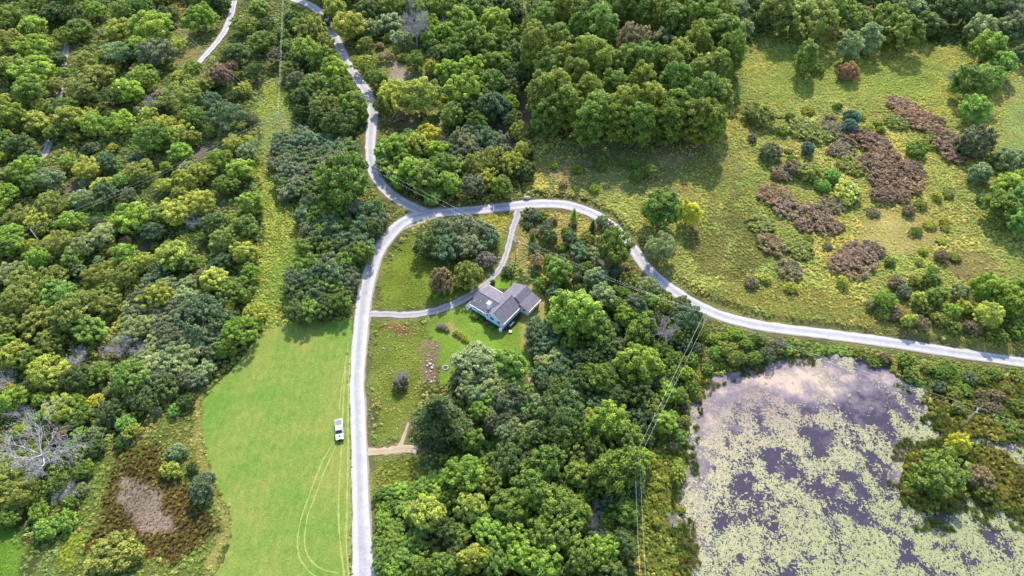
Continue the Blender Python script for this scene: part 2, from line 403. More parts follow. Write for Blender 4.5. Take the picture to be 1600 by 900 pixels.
# patches: (outline, ground colour, weed palette, weeds per m2, weed size, style 0 leafy / 1 grassy / 2 reedy)
Yg, Gg, Bg, Og, Tn, Br, Dg, Sg = (176, 180, 88), (128, 152, 70), (146, 176, 76), (128, 124, 62), (196, 180, 116), (122, 98, 78), (72, 100, 48), (140, 155, 98)
def ell(x, y, rx, ry, n=14):
    return [(x+rx*math.cos(2*math.pi*i/n), y+ry*math.sin(2*math.pi*i/n)) for i in range(n)]
PATCH = [
 (None, (92, 98, 56), [(100, 124, 60), Gg, (140, 156, 74), Og, (156, 160, 84)], 0.5, 0.9, 0),                                                     # wood floor
 ([(835, 215), (1000, 235), (1130, 200), (1165, 90), (1200, 40), (1260, 50), (1480, 75), (1620, 40), (1760, 100), (1760, 600), (1500, 540), (1300, 514), (1200, 500), (1110, 478), (1050, 440), (1000, 385), (960, 342), (915, 318), (850, 305), (820, 300)], (156, 154, 80), [Yg, (182, 182, 94), (190, 182, 104), (142, 162, 76), (166, 172, 84), (168, 158, 96), (150, 164, 80)], 1.0, 0.75, 0),
 (ell(1000, 265, 170, 45), (150, 150, 92), [(140, 158, 86), Tn, (128, 150, 74), (160, 168, 92)], 0.9, 0.65, 1),
 ([(1570, 130), (1760, 110), (1760, 320), (1600, 300), (1560, 220)], (160, 172, 100), [(172, 188, 108), (156, 176, 92), Tn], 0.9, 0.55, 1),
 (ell(1410, 365, 70, 35), (182, 172, 104), [(196, 186, 112), Tn, (176, 178, 88)], 0.7, 0.5, 1),
 (ell(1515, 420, 45, 30), (152, 140, 90), [(168, 152, 104), (150, 134, 96), (176, 172, 96)], 0.9, 0.6, 1),
 (ell(1140, 370, 75, 75), (128, 124, 66), [(140, 136, 72), (128, 132, 64), (150, 140, 80), Yg], 1.0, 0.65, 0),
 (ell(1110, 290, 50, 45), (150, 140, 78), [(158, 150, 84), Yg, (140, 140, 72)], 1.0, 0.6, 0),
 ([(1180, 440), (1330, 470), (1480, 480), (1600, 520), (1620, 555), (1400, 525), (1250, 506), (1130, 480), (1080, 455)], (152, 146, 76), [(178, 164, 88), Yg, Gg, Tn, (190, 178, 96)], 1.0, 0.6, 1),
 ([(1150, 90), (1480, 90), (1560, 130), (1500, 165), (1330, 160), (1180, 150)], (150, 158, 78), [(172, 180, 84), Yg, (150, 165, 74)], 1.0, 0.65, 0),
 # strip of goldenrod under the power line, left of the road
 ([(425, 110), (448, 130), (452, 200), (440, 270), (452, 330), (468, 370), (458, 430), (452, 502), (425, 512), (392, 510), (385, 480), (400, 440), (410, 380), (408, 300), (398, 245), (408, 190), (402, 150)], (136, 146, 64), [(160, 176, 80), Yg, Bg, (180, 180, 78), (144, 166, 74), (150, 170, 76)], 1.2, 0.6, 0),
 ([(405, 180), (450, 180), (448, 250), (400, 260)], (150, 160, 84), [(165, 175, 84), Sg, Tn], 0.9, 0.6, 0),
 ([(270, 40), (310, 50), (320, 95), (290, 110), (262, 90)], (160, 152, 92), [(170, 164, 94), Sg, (186, 166, 120)], 0.7, 0.6, 1),
 # wet hollow at the lower left
 ([(300, 615), (330, 600), (318, 640), (318, 690), (340, 745), (362, 810), (355, 870), (335, 910), (330, 990), (40, 990), (60, 850), (120, 790), (150, 730), (170, 690), (230, 660)], (118, 128, 62), [Sg, Gg, (150, 160, 80), (132, 150, 70), (176, 160, 104)], 1.0, 0.7, 1),
 ([(200, 700), (250, 690), (270, 745), (300, 770), (335, 820), (310, 870), (260, 885), (200, 860), (150, 870), (120, 855), (160, 790), (180, 740)], (104, 88, 52), [(126, 114, 62), (112, 98, 56), (136, 128, 66), (118, 122, 60), (106, 90, 52), (134, 140, 70)], 1.1, 0.7, 2),
 ([(192, 755), (215, 748), (245, 775), (262, 815), (280, 835), (235, 835), (205, 815), (190, 790)], (172, 154, 136), [(158, 142, 122), (146, 130, 108), (138, 122, 98), (128, 120, 80)], 1.1, 0.6, 1),
 ([(330, 600), (318, 640), (318, 690), (328, 725), (345, 770), (362, 812), (362, 840), (345, 885), (336, 905), (322, 900), (338, 860), (346, 820), (330, 780), (312, 740), (300, 690), (302, 640), (312, 612)], (170, 160, 90), [(190, 176, 98), Yg, Tn, (150, 164, 76)], 1.0, 0.5, 1),
 ([(100, 820), (140, 830), (130, 880), (95, 890)], (140, 150, 60), [(168, 172, 60), Bg], 1.0, 0.6, 1),
 ([(-80, 820), (30, 815), (45, 850), (30, 920), (-80, 990)], (112, 150, 56), [Gg, Bg], 0.3, 0.45, 1),
 # grass inside the driveway loop
 ([(590, 484), (592, 440), (604, 405), (632, 372), (680, 350), (795, 341), (788, 400), (765, 432), (735, 455), (690, 474), (640, 484)], (132, 146, 54), [(150, 164, 70), (142, 160, 66), (156, 166, 76), (160, 160, 80)], 1.2, 0.4, 1),
 (ell(770, 350, 32, 14), (160, 160, 56), [(186, 178, 60), Yg], 1.1, 0.55, 0),
 # rough ground east of the road
 ([(586, 502), (660, 500), (672, 540), (665, 600), (650, 640), (640, 665), (630, 690), (580, 698)], (130, 142, 60), [(148, 160, 74), (138, 154, 68), (150, 162, 78), Tn, (158, 152, 86), (134, 152, 68)], 1.3, 0.4, 1),
 (ell(622, 514, 20, 9), (146, 110, 78), [(150, 116, 82), Tn], 0.8, 0.5, 1),
 ([(578, 712), (655, 712), (668, 745), (640, 780), (600, 790), (588, 830), (582, 800)], (124, 134, 56), [(150, 158, 64), Gg, Yg, (164, 156, 78)], 1.0, 0.6, 1),
 # lawn about the house
 ([(662, 496), (735, 476), (745, 498), (790, 520), (850, 470), (858, 500), (836, 530), (834, 560), (826, 590), (800, 560), (740, 560), (712, 600), (690, 602), (685, 560), (668, 520)], (140, 172, 66), [(150, 178, 70), Bg], 0.0, 0.3, 1),
 ([(826, 440), (860, 470), (850, 500), (832, 530), (836, 560), (815, 545), (808, 530)], (184, 176, 100), [Tn], 0.0, 0.3, 1),
 ([(778, 430), (806, 440), (812, 452), (795, 452), (780, 452), (770, 446)], (140, 186, 60), [Bg], 0.0, 0.3, 1),
 ([(665, 530), (682, 530), (688, 560), (682, 600), (664, 600), (660, 560)], (160, 138, 108), [(146, 126, 90), (150, 150, 84)], 0.5, 0.4, 1),
 ([(690, 506), (704, 503), (716, 516), (732, 530), (722, 534), (702, 522)], (182, 170, 104), [Tn], 0.1, 0.35, 1),
 # weedy ground between the driveway and the north bend
 ([(808, 345), (880, 330), (940, 355), (960, 380), (940, 410), (880, 440), (850, 450), (822, 432), (800, 410)], (162, 150, 84), [(190, 180, 92), Yg, Tn, (176, 154, 104), Gg], 1.0, 0.65, 0),
 # verge between road and pond
 ([(1060, 478), (1110, 500), (1200, 526), (1400, 552), (1600, 585), (1700, 600), (1700, 700), (1500, 700), (1440, 600), (1380, 575), (1280, 556), (1180, 570), (1110, 595), (1080, 640), (1070, 760), (1065, 820), (1080, 990), (990, 990), (1000, 760), (1030, 690), (1050, 600), (1075, 540)], (98, 116, 52), [Gg, (136, 156, 66), (104, 128, 56), (150, 150, 66), (128, 112, 62)], 1.3, 0.85, 0),
 ([(1000, 740), (1035, 690), (1062, 660), (1076, 700), (1066, 800), (1085, 990), (1000, 990)], (128, 132, 60), [(152, 160, 76), (142, 154, 70), Gg, (160, 162, 80)], 1.3, 0.7, 2),
 # marsh on the right
 ([(1445, 605), (1500, 585), (1700, 610), (1700, 830), (1560, 800), (1430, 795), (1405, 765), (1408, 735), (1420, 700), (1462, 668)], (98, 98, 52), [(128, 136, 64), (112, 118, 54), (150, 154, 68), (132, 116, 64), Gg], 1.4, 0.8, 2),
 ([(585, 70), (640, 75), (690, 100), (700, 170), (690, 215), (660, 200), (600, 195), (585, 150)], (150, 146, 88), [(166, 160, 92), Yg, Tn, Gg, (150, 164, 80)], 1.0, 0.6, 0),
 ([(235, 130), (330, 120), (345, 170), (300, 200), (240, 190)], (128, 126, 70), [(150, 150, 78), Sg, Gg, Tn], 0.9, 0.6, 0),
 # bare spots
 ([(606, 95), (622, 92), (642, 118), (630, 128), (610, 122)], (182, 168, 142), [Tn], 0.1, 0.4, 1),
 ([(684, 180), (692, 180), (698, 222), (690, 232), (684, 215)], (176, 150, 110), [Tn], 0.1, 0.4, 1),
 (ell(640, 195, 40, 14), (120, 104, 66), [Og, Gg], 0.5, 0.6, 1),
 (ell(1045, 255, 20, 8), (176, 160, 110), [Tn], 0.7, 0.5, 1),
 (ell(880, 275, 22, 8), (178, 166, 112), [Tn], 0.7, 0.5, 1),
 (ell(835, 610, 12, 22), (150, 120, 92), [Og], 0.1, 0.4, 1),
]
def patch_index(px, py, X, Y):
    wx = (fnoise(X, Y, 7, 41)-0.5)*26+(vnoise(X, Y, 2.2, 43)-0.5)*12; wy = (fnoise(X, Y, 7, 42)-0.5)*20+(vnoise(X, Y, 2.2, 44)-0.5)*9
    idx = np.zeros(np.shape(px), int)
    for i, p in enumerate(PATCH):
        if p[0] is None: continue
        k = 0.35 if p[3] < 0.2 else 1.0
        idx[inside(px+wx*k, py+wy*k, p[0])] = i
    return idx
PI_ = patch_index(px, py, gx, gy)
gcol = np.array([C(*p[1]) for p in PATCH])[PI_]
rng = np.random.default_rng(3)
verge = np.exp(-np.clip(RC, 0, 50)/1.3)[:, None]*0.75*(vnoise(gx, gy, 6, 77)[:, None]*0.6+0.5)
gcol = gcol*(1-verge)+np.array(C(176, 166, 112))*verge
gcol = gcol*(0.8+0.4*fnoise(gx, gy, 9, 90))[:, None]
mud = np.array((0.10, 0.085, 0.06))
gcol = np.where((gz < -0.2)[:, None], mud, gcol)
nx, ny = len(GX), len(GY)
ii = np.arange(nx*ny).reshape(ny, nx)
F = np.stack([ii[:-1, :-1], ii[:-1, 1:], ii[1:, 1:], ii[1:, :-1]], -1).reshape(-1, 4)
ground = link('ground', mesh_np('ground', np.c_[gx, gy, gz], F, True, {'gcol': gcol}), M['ground'])
tag(ground, 'uneven grassy and wooded ground under everything', 'ground', kind='structure')

def ground_z(X, Y):
    """height of the ground sheet (bilinear)"""
    X = np.asarray(X, float); Y = np.asarray(Y, float)
    Z = gz.reshape(ny, nx)
    i = np.clip(np.searchsorted(GX, X)-1, 0, nx-2); j = np.clip(np.searchsorted(GY, Y)-1, 0, ny-2)
    fx = (X-GX[i])/(GX[i+1]-GX[i]); fy = (Y-GY[j])/(GY[j+1]-GY[j])
    return (Z[j, i]*(1-fx)+Z[j, i+1]*fx)*(1-fy)+(Z[j+1, i]*(1-fx)+Z[j+1, i+1]*fx)*fy

# ------------------------------------------------------------------ field, roads, tracks
def sheet(name, poly_s, z, mat, jit=0.25, step=0.7, seed=1):
    pts = [at(*p) for p in poly_s]; out = []; r = random.Random(seed)
    for a, b in zip(pts, pts[1:]+pts[:1]):
        n = max(1, int((b-a).length/step))
        for k in range(n):
            p = a.lerp(b, k/n); out.append((p.x+r.uniform(-jit, jit), p.y+r.uniform(-jit, jit), z))
    bm = bmesh.new(); vs = [bm.verts.new(p) for p in out]
    bm.faces.new(vs); bmesh.ops.triangulate(bm, faces=bm.faces)
    bmesh.ops.recalc_face_normals(bm, faces=bm.faces)
    if sum(f.normal.z for f in bm.faces) < 0: bmesh.ops.reverse_faces(bm, faces=bm.faces)
    me = bpy.data.meshes.new(name); bm.to_mesh(me); bm.free()
    return link(name, me, mat)
fld = sheet('mown_field', FIELD, 0.03, M['mown'], 0.5)
tag(fld, 'smooth mown green hay field left of the straight road', 'field', kind='structure')
def ribbon(name, P, z, mat, nseg=8, jit=0.2, crown=0.05, seed=1, taper=False):
    r = np.random.default_rng(seed); V = []; A = []; n = len(P)
    T = np.gradient(P[:, :2], axis=0); T /= np.linalg.norm(T, axis=1)[:, None]+1e-9
    Nn = np.c_[-T[:, 1], T[:, 0]]
    jl = r.uniform(-jit, jit, n); jr = r.uniform(-jit, jit, n)
    for i in range(n):
        for k in range(nseg+1):
            t = k/nseg; off = (0.5-t)*P[i, 2]
            if k == 0: off += jl[i]
            if k == nseg: off += jr[i]
            q = P[i, :2]+Nn[i]*off
            V.append((q[0], q[1], z+crown*(1-(2*t-1)**2))); A.append(t)
    F = []
    for i in range(n-1):
        for k in range(nseg):
            a = i*(nseg+1)+k; F.append((a, a+nseg+1, a+nseg+2, a+1))
    return link(name, mesh_np(name, V, F, True, {'across': np.array(A)}), mat)
o = ribbon('road', road_s, 0.060, M['road'], seed=2); tag(o, 'pale gravel road running up and bending away to the right', 'road', kind='structure')
o = ribbon('road', road_n, 0.040, M['road'], seed=3); tag(o, 'pale gravel road branching off towards the top left', 'road', kind='structure')
o = ribbon('driveway', drive, 0.030, M['drive'], seed=4, jit=0.3); tag(o, 'grey gravel driveway looping past the house', 'driveway', kind='structure')
o = ribbon('track', farm_track, 0.30, M['road'], seed=5, jit=0.3); tag(o, 'short pale gravel track between trees at top left', 'track', kind='structure')
o = ribbon('track', wood_track, 0.02, M['drive'], seed=6, jit=0.4); tag(o, 'shaded gravel track glimpsed through the left wood', 'track', kind='structure')
o = ribbon('path', path1, 0.045, M['dirt'], seed=7, jit=0.4, crown=0.03); tag(o, 'tan dirt path leading from road towards dark conifer', 'path', kind='structure')
o = ribbon('path', path2, 0.040, M['dirt'], seed=8, jit=0.15, crown=0.02); tag(o, 'narrow tan footpath forking up from dirt path', 'path', kind='structure')
o = ribbon('path', path3, 0.040, M['dirt'], seed=9, jit=0.2, crown=0.02); tag(o, 'short dirt path between thickets below the house', 'path', kind='structure')
# flat spread of gravel where the two roads meet and where the road widens at the bottom
o = sheet('road_junction', [(612, 304), (622, 311), (640, 322), (665, 327), (690, 324), (690, 338), (655, 350), (630, 360), (616, 352), (632, 338), (640, 330), (628, 322), (606, 308)], 0.052, M['road'], 0.2)
tag(o, 'gravel fork where the two roads meet', 'road', kind='structure')
o = sheet('road_shoulder', [(583, 850), (590, 862), (597, 885), (606, 910), (620, 960), (585, 960), (580, 900), (578, 850)], 0.05, M['road'], 0.2)
tag(o, 'widening gravel shoulder at the lower edge of road', 'road', kind='structure')

TRACKS = [[(522, 688), (513, 705), (502, 725), (492, 750), (483, 775), (474, 800), (468, 822), (465, 845), (467, 868), (476, 885), (488, 897), (510, 908)],
          [(526, 694), (518, 712), (509, 732), (499, 757), (490, 782), (481, 806), (477, 828), (476, 848), (480, 866), (490, 880), (505, 890), (530, 896)],
          [(541, 560), (538, 600), (536, 640), (534, 690), (531, 740), (529, 790), (530, 830), (534, 870), (538, 905)],
          [(546, 560), (545, 600), (544, 650), (544, 700), (543, 750), (542, 800), (541, 840), (543, 880), (546, 905)],
          [(530, 640), (533, 612), (537, 585), (541, 560), (544, 535)]]
TL = ['outer curved tyre track in mown field', 'inner curved tyre track in mown field', 'straight tyre track beside the white pickup, left of its pair', 'straight tyre track hugging the road edge of the field', 'faint tyre track behind the white pickup']
for i, t in enumerate(TRACKS):
    P = smooth_path([(x, y, 2.6) for x, y in t], 1.0)
    P[:, 2] = 0.32 if i < 2 else 0.38
    if i == 4: P[:, 2] = 0.22
    P[:, 2] *= np.random.default_rng(i).uniform(0.55, 1.25, len(P))
    o = ribbon('tyre_track', P, 0.036+0.002*i, M['track'], 2, 0.09, 0.0, 20+i); tag(o, TL[i], 'tyre track', kind='structure')

# ------------------------------------------------------------------ pond
wX, wY = np.meshgrid(np.linspace(30, 175, 120), np.linspace(34, 112, 70))
wx_, wy_ = wX.ravel(), wY.ravel(); wpx, wpy = survey(wx_, wy_)
film = np.zeros(len(wx_))
def bump2(x, y, rx, ry): return np.exp(-(((wpx-x)/rx)**2+((wpy-y)/ry)**2))
film += 0.36*bump2(1215, 590, 110, 32)+0.30*bump2(1110, 650, 40, 60)+0.32*bump2(1410, 730, 18, 40)+0.22*bump2(1300, 600, 120, 45)+0.15*bump2(1315, 815, 25, 10)+0.25*bump2(1395, 590, 30, 12)+0.22*bump2(1090, 780, 25, 120)+0.25*bump2(1540, 690, 60, 12)
ii = np.arange(120*70).reshape(70, 120)
F = np.stack([ii[:-1, :-1], ii[:-1, 1:], ii[1:, 1:], ii[1:, :-1]], -1).reshape(-1, 4)
o = link('water', mesh_np('water', np.c_[wx_, wy_, np.full(len(wx_), WATER_Z)], F, True, {'film': film}), M['water'])
tag(o, 'murky purplish pond water among lily pads', 'water', kind='structure')

# ------------------------------------------------------------------ leaf geometry
def leaf_quads(P, Nrm, L_, W_, rng, tint, droop=0.0, dirs=None):
    """a folded diamond per leaf"""
    n = len(P); Nrm = Nrm/(np.linalg.norm(Nrm, axis=1)[:, None]+1e-9)
    R = rng.normal(size=(n, 3)) if dirs is None else dirs
    T = R-(R*Nrm).sum(1)[:, None]*Nrm; T /= np.linalg.norm(T, axis=1)[:, None]+1e-9
    B = np.cross(Nrm, T)
    L_ = np.broadcast_to(L_, (n,))[:, None]; W_ = np.broadcast_to(W_, (n,))[:, None]
    a = P-T*L_; c = P+T*L_-Nrm*L_*droop; b = P+B*W_+Nrm*W_*0.25; d = P-B*W_+Nrm*W_*0.25
    V = np.stack([a, b, c, d], 1).reshape(-1, 3)
    F = np.arange(4*n).reshape(n, 4)
    return V, F, np.repeat(tint, 4)
def sph(rng, n):
    v = rng.normal(size=(n, 3)); return v/np.linalg.norm(v, axis=1)[:, None]
def crown_mesh(name, seed, puffs=75, rz=0.95, pr=0.17, leaves=5200, leaf=0.06, spread=0.84, flatbase=-0.55, rough=0.55, egg=0.0, lump=0.26):
    """crown of radius 1 centred on the origin: many leaf tufts on a lumpy shell round a sparse core"""
    g = np.random.default_rng(seed); C_ = []; Rr = []
    off = g.uniform(0, 6.28); nb = 7
    bd_ = sph(g, nb); bd_[:, 2] = np.abs(bd_[:, 2])*0.9; ba = g.uniform(-0.6, 1.0, nb)*lump; bs = g.uniform(3, 7, nb)
    for i in range(puffs):
        zz = 1-(i+0.5)/puffs*(1-flatbase); a = off+i*2.39996+g.normal()*0.3
        rr = math.sqrt(max(0, 1-zz*zz)); d = np.array((rr*math.cos(a), rr*math.sin(a), zz))
        k = 1+float((ba*np.exp(-bs*(1-bd_@d))).sum())
        s = spread*k*g.uniform(0.78, 1.12); wid = 1-egg*max(zz, 0)
        C_.append((d[0]*s*wid, d[1]*s*wid, zz*s*rz)); Rr.append(pr*g.uniform(0.65, 1.35))
    nout = len(C_)
    for i in range(7):
        v = sph(g, 1)[0]*0.36; C_.append(tuple(v*np.array((1, 1, rz)))); Rr.append(0.34)
    C_ = np.array(C_); Rr = np.array(Rr); w_ = Rr**2; w_[nout:] *= 0.35; w_ /= w_.sum()
    cnt = (w_*leaves*1.6).astype(int); PP = []; NN = []; TT = []
    for j, (c, r, m) in enumerate(zip(C_, Rr, cnt)):
        d = sph(g, m); d[:, 2] += 0.25; d /= np.linalg.norm(d, axis=1)[:, None]
        p = c+d*r*g.uniform(0.45, 1.18, m)[:, None]*np.array((1, 1, 0.85))
        q = p[:, None, :]-C_[None]; ins = (((q**2).sum(2) < (0.6*Rr[None])**2).sum(1) > 1)
        keep = ~ins & (p[:, 2] > (flatbase-0.3)*rz)
        p = p[keep]; d = d[keep]
        n_ = d*0.7+np.array((0, 0, 0.4))+g.normal(size=d.shape)*rough
        PP.append(p); NN.append(n_); TT.append(np.clip(0.5+g.normal()*0.17+g.normal(size=len(p))*0.17, 0, 1))
    P = np.concatenate(PP); Nn = np.concatenate(NN); T = np.concatenate(TT)
    V, F, t = leaf_quads(P, Nn, leaf*g.uniform(0.65, 1.35, len(P)), leaf*0.62*g.uniform(0.75, 1.25, len(P)), g, T)
    me = mesh_np(name, V, F, False, {'tint': t}); me.materials.append(M['leaf'])
    return me, C_[:nout], Rr
def tubes_mesh(name, segs, n=5, mat=None):
    V = []; F = []
    for p0, p1, r0, r1 in segs:
        p0 = np.array(p0, float); p1 = np.array(p1, float); d = p1-p0; d /= np.linalg.norm(d)+1e-9
        a = np.cross(d, (0.3, 0.9, 0.1) if abs(d[2]) > 0.7 else (0, 0, 1.0)); a /= np.linalg.norm(a)+1e-9; b = np.cross(d, a)
        o_ = len(V)
        for p, r in ((p0, r0), (p1, r1)):
            for i in range(n):
                t = 2*math.pi*i/n; V.append(p+r*(a*math.cos(t)+b*math.sin(t)))
        for i in range(n): F.append((o_+i, o_+(i+1) % n, o_+n+(i+1) % n, o_+n+i))
    me = mesh_np(name, V, F, True)
    if mat: me.materials.append(mat)
    return me
def trunk_mesh(name, seed, base, puffs, thick=0.07):
    """trunk from the ground (z = -base) with limbs to the lobes"""
    g = random.Random(seed); segs = []; p = Vector((0, 0, -base-0.1)); r = thick*1.25
    for k in range(4):
        q = Vector((g.uniform(-.05, .05), g.uniform(-.05, .05), -base+(base+0.25)*(k+1)/4)); r2 = thick*(1-0.2*(k+1))
        segs.append((p, q, r, max(r2, 0.02))); p, r = q, max(r2, 0.02)
    for c in g.sample(list(map(tuple, puffs)), min(9, len(puffs))):
        c = Vector(c); s = Vector((0, 0, -base+base*g.uniform(0.45, 0.95))); m = s.lerp(c, 0.5)+Vector((0, 0, 0.06))
        segs.append((s, m, thick*0.45, thick*0.3)); segs.append((m, c, thick*0.3, thick*0.1))
    return tubes_mesh(name, segs, 6, M['bark'])
PROTO = {}
def proto(kind, n, base, **kw):
    for i in range(n):
        seed = hash_(kind)*31+i*7+11
        kk = dict(kw)
        if 'puffs' in kk: kk['puffs'] = int(kk['puffs']*(0.8+0.4*((i*0.37) % 1)))
        me, C_, R_ = crown_mesh('crown_'+kind, seed, **kk)
        tr = trunk_mesh('trunk_'+kind, seed, base, C_)
        PROTO.setdefault(kind, []).append((me, tr))
def hash_(s):
    h = 7
    for c in s: h = (h*31+ord(c)) % 9973
    return h
HC = {'dec': 1.06, 'fine': 1.02, 'tall': 1.45, 'grv': 1.9, 'shr': 0.62, 'sum': 0.8, 'con': 1.0, 'ced': 1.5, 'mat': 0.4, 'dead': 1.0, 'twig': 0.6, 'pine': 1.1}
proto('dec', 8, HC['dec'], puffs=96, rz=0.92, pr=0.15, leaves=6400, leaf=0.052, lump=0.4, flatbase=-0.7)
proto('fine', 6, HC['fine'], puffs=120, rz=0.88, pr=0.12, leaves=5600, leaf=0.047, rough=0.8, lump=0.55)
proto('tall', 4, HC['tall'], puffs=90, rz=1.5, pr=0.19, leaves=6000, leaf=0.06, egg=0.25, flatbase=-0.75)
proto('grv', 6, HC['grv'], puffs=110, rz=1.7, pr=0.18, leaves=7200, leaf=0.058, flatbase=-0.8, lump=0.35)
proto('shr', 5, HC['shr'], puffs=80, rz=0.68, pr=0.15, leaves=3800, leaf=0.062, flatbase=-0.75, rough=0.7)
proto('mat', 4, HC['mat'], puffs=100, rz=0.38, pr=0.11, leaves=3600, leaf=0.052, flatbase=-0.4, spread=0.85, rough=0.8, lump=0.4)

def sumac_mesh(seed):
    """thicket bush of radius 1: flat-topped heads, each a rosette of drooping compound leaves"""
    g = np.random.default_rng(seed); PP = []; NN = []; DD = []; TT = []; LL = []; WW = []; heads = []
    n = 28
    for i in range(n):
        r = math.sqrt((i+0.5)/n)*0.93; a = i*2.39996+g.normal()*0.2
        z = 0.42*(1-r*r)+0.12*g.normal()-0.05
        heads.append((r*math.cos(a), r*math.sin(a), z))
    for h in heads:
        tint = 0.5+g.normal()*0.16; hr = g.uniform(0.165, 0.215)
        for ring, (el, cnt, ln) in enumerate(((0.75, 7, 0.8), (0.25, 11, 1.0), (-0.35, 11, 1.05))):
            for k in range(cnt):
                az = 2*math.pi*(k+g.uniform(-.3, .3))/cnt+ring
                d = np.array((math.cos(az)*math.cos(el), math.sin(az)*math.cos(el), math.sin(el)))
                for s in (0.4, 0.85):
                    dd = d.copy(); dd[2] -= 0.35*s; 
                    PP.append(np.array(h)+dd*hr*ln*s+np.array((0, 0, 0.03)))
                    up = np.array((-d[0]*d[2], -d[1]*d[2], d[0]**2+d[1]**2))+np.array((d[0], d[1], 0))*0.35*s+g.normal(size=3)*0.25
                    NN.append(up); DD.append(dd); TT.append(np.clip(tint+g.normal()*0.13, 0, 1)); LL.append(hr*0.36); WW.append(hr*0.17)
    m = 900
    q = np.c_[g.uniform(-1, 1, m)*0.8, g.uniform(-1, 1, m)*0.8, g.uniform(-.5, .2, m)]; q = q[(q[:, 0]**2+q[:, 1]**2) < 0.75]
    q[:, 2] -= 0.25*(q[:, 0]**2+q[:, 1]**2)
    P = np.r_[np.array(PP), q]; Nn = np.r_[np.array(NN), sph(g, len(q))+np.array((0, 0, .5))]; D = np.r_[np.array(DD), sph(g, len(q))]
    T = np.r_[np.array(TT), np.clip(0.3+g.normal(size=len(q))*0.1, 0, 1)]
    V, F, t = leaf_quads(P, Nn, np.r_[np.array(LL), np.full(len(q), 0.07)], np.r_[np.array(WW), np.full(len(q), 0.04)], g, T, 0.3, D)
    me = mesh_np('crown_sumac', V, F, False, {'tint': t}); me.materials.append(M['leaf'])
    segs = []
    r_ = random.Random(seed)
    for h in heads[::2]:
        segs.append(((h[0]*0.5, h[1]*0.5, -HC['sum']-0.05), (h[0]*0.85, h[1]*0.85, h[2]-0.4), 0.022, 0.016)); segs.append(((h[0]*0.85, h[1]*0.85, h[2]-0.4), h, 0.016, 0.008))
    return me, tubes_mesh('stems_sumac', segs, 4, M['bark'])
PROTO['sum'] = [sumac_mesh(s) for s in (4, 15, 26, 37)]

def conifer_mesh(seed, whorls=15, per=12, slim=1.0, leaf=0.07, droop=0.25, top=1.25, bot=-1.2, dens=10):
    """needled boughs in tiers, base radius 1"""
    g = np.random.default_rng(seed); PP = []; NN = []; DD = []; TT = []
    for w_ in range(whorls):
        f = w_/(whorls-1); z = bot+(top-bot)*f
        R = slim*(1-f)**0.75*g.uniform(0.88, 1.08)+0.05
        for k in range(per):
            az = 2*math.pi*(k+g.uniform(-.4, .4))/per+w_*0.7; rr = R*g.uniform(0.7, 1.1); tint = 0.5+g.normal()*0.15
            for s in np.linspace(0.15, 1, dens):
                for _ in range(2):
                    side = g.normal()*0.13*rr*(1.2-s)
                    p = np.array((math.cos(az)*rr*s-math.sin(az)*side, math.sin(az)*rr*s+math.cos(az)*side, z-droop*rr*s*s+g.normal()*0.035))
                    PP.append(p); NN.append(np.array((math.cos(az)*0.3, math.sin(az)*0.3, 1))+g.normal(size=3)*0.45)
                    DD.append(np.array((math.cos(az), math.sin(az), -0.2))+g.normal(size=3)*0.5); TT.append(np.clip(tint+g.normal()*0.13, 0, 1))
    P = np.array(PP); n = len(P)
    V, F, t = leaf_quads(P, np.array(NN), leaf*g.uniform(0.8, 1.4, n), leaf*0.5*g.uniform(0.8, 1.2, n), g, np.array(TT), 0.2, np.array(DD))
    me = mesh_np('crown_conifer', V, F, False, {'tint': t}); me.materials.append(M['leaf'])
    tr = tubes_mesh('trunk_conifer', [((0, 0, bot-0.25), (0, 0, (bot+top)/2), 0.07, 0.04), ((0, 0, (bot+top)/2), (0, 0, top), 0.04, 0.008)], 6, M['bark'])
    return me, tr
PROTO['con'] = [conifer_mesh(s, 13, 14, 1.0, 0.085, 0.15, 0.8, -0.85) for s in (3, 9)]
PROTO['ced'] = [conifer_mesh(s, 14, 9, 0.95, 0.10, 0.05, 1.5, -1.35, 8) for s in (5, 6)]
def pine_mesh(seed):
    """old broad conifer: heavy tiers of flat sprays with gaps, radius 1"""
    g = np.random.default_rng(seed); PP = []; NN = []; DD = []; TT = []
    for i in range(92):
        f = (i+0.5)/92; z = -0.95+2.05*f; az = i*2.39996+g.normal()*0.3
        R = (1-max(0, f-0.35)/0.65)**0.7*g.uniform(0.55, 1.02); tint = 0.5+g.normal()*0.17
        if f > 0.95: R *= 0.4
        for j in range(75):
            s = math.sqrt(g.uniform(0.05, 1)); side = g.normal()*0.16*R*s
            p = np.array((math.cos(az)*R*s-math.sin(az)*side, math.sin(az)*R*s+math.cos(az)*side, z-0.10*s*s+g.normal()*0.04))
            PP.append(p); NN.append(np.array((math.cos(az)*0.25, math.sin(az)*0.25, 1))+g.normal(size=3)*0.5)
            DD.append(np.array((math.cos(az), math.sin(az), 0))+g.normal(size=3)*0.7); TT.append(np.clip(tint+g.normal()*0.14, 0, 1))
    n = len(PP)
    V, F, t = leaf_quads(np.array(PP), np.array(NN), 0.05*g.uniform(0.8, 1.5, n), 0.026*g.uniform(0.8, 1.2, n), g, np.array(TT), 0.1, np.array(DD))
    me = mesh_np('crown_pine', V, F, False, {'tint': t}); me.materials.append(M['leaf'])
    return me, tubes_mesh('trunk_pine', [((0, 0, -1.3), (0.02, 0, 0), 0.07, 0.05), ((0.02, 0, 0), (0, 0, 1.05), 0.05, 0.01)], 7, M['bark'])
PROTO['pine'] = [pine_mesh(8)]
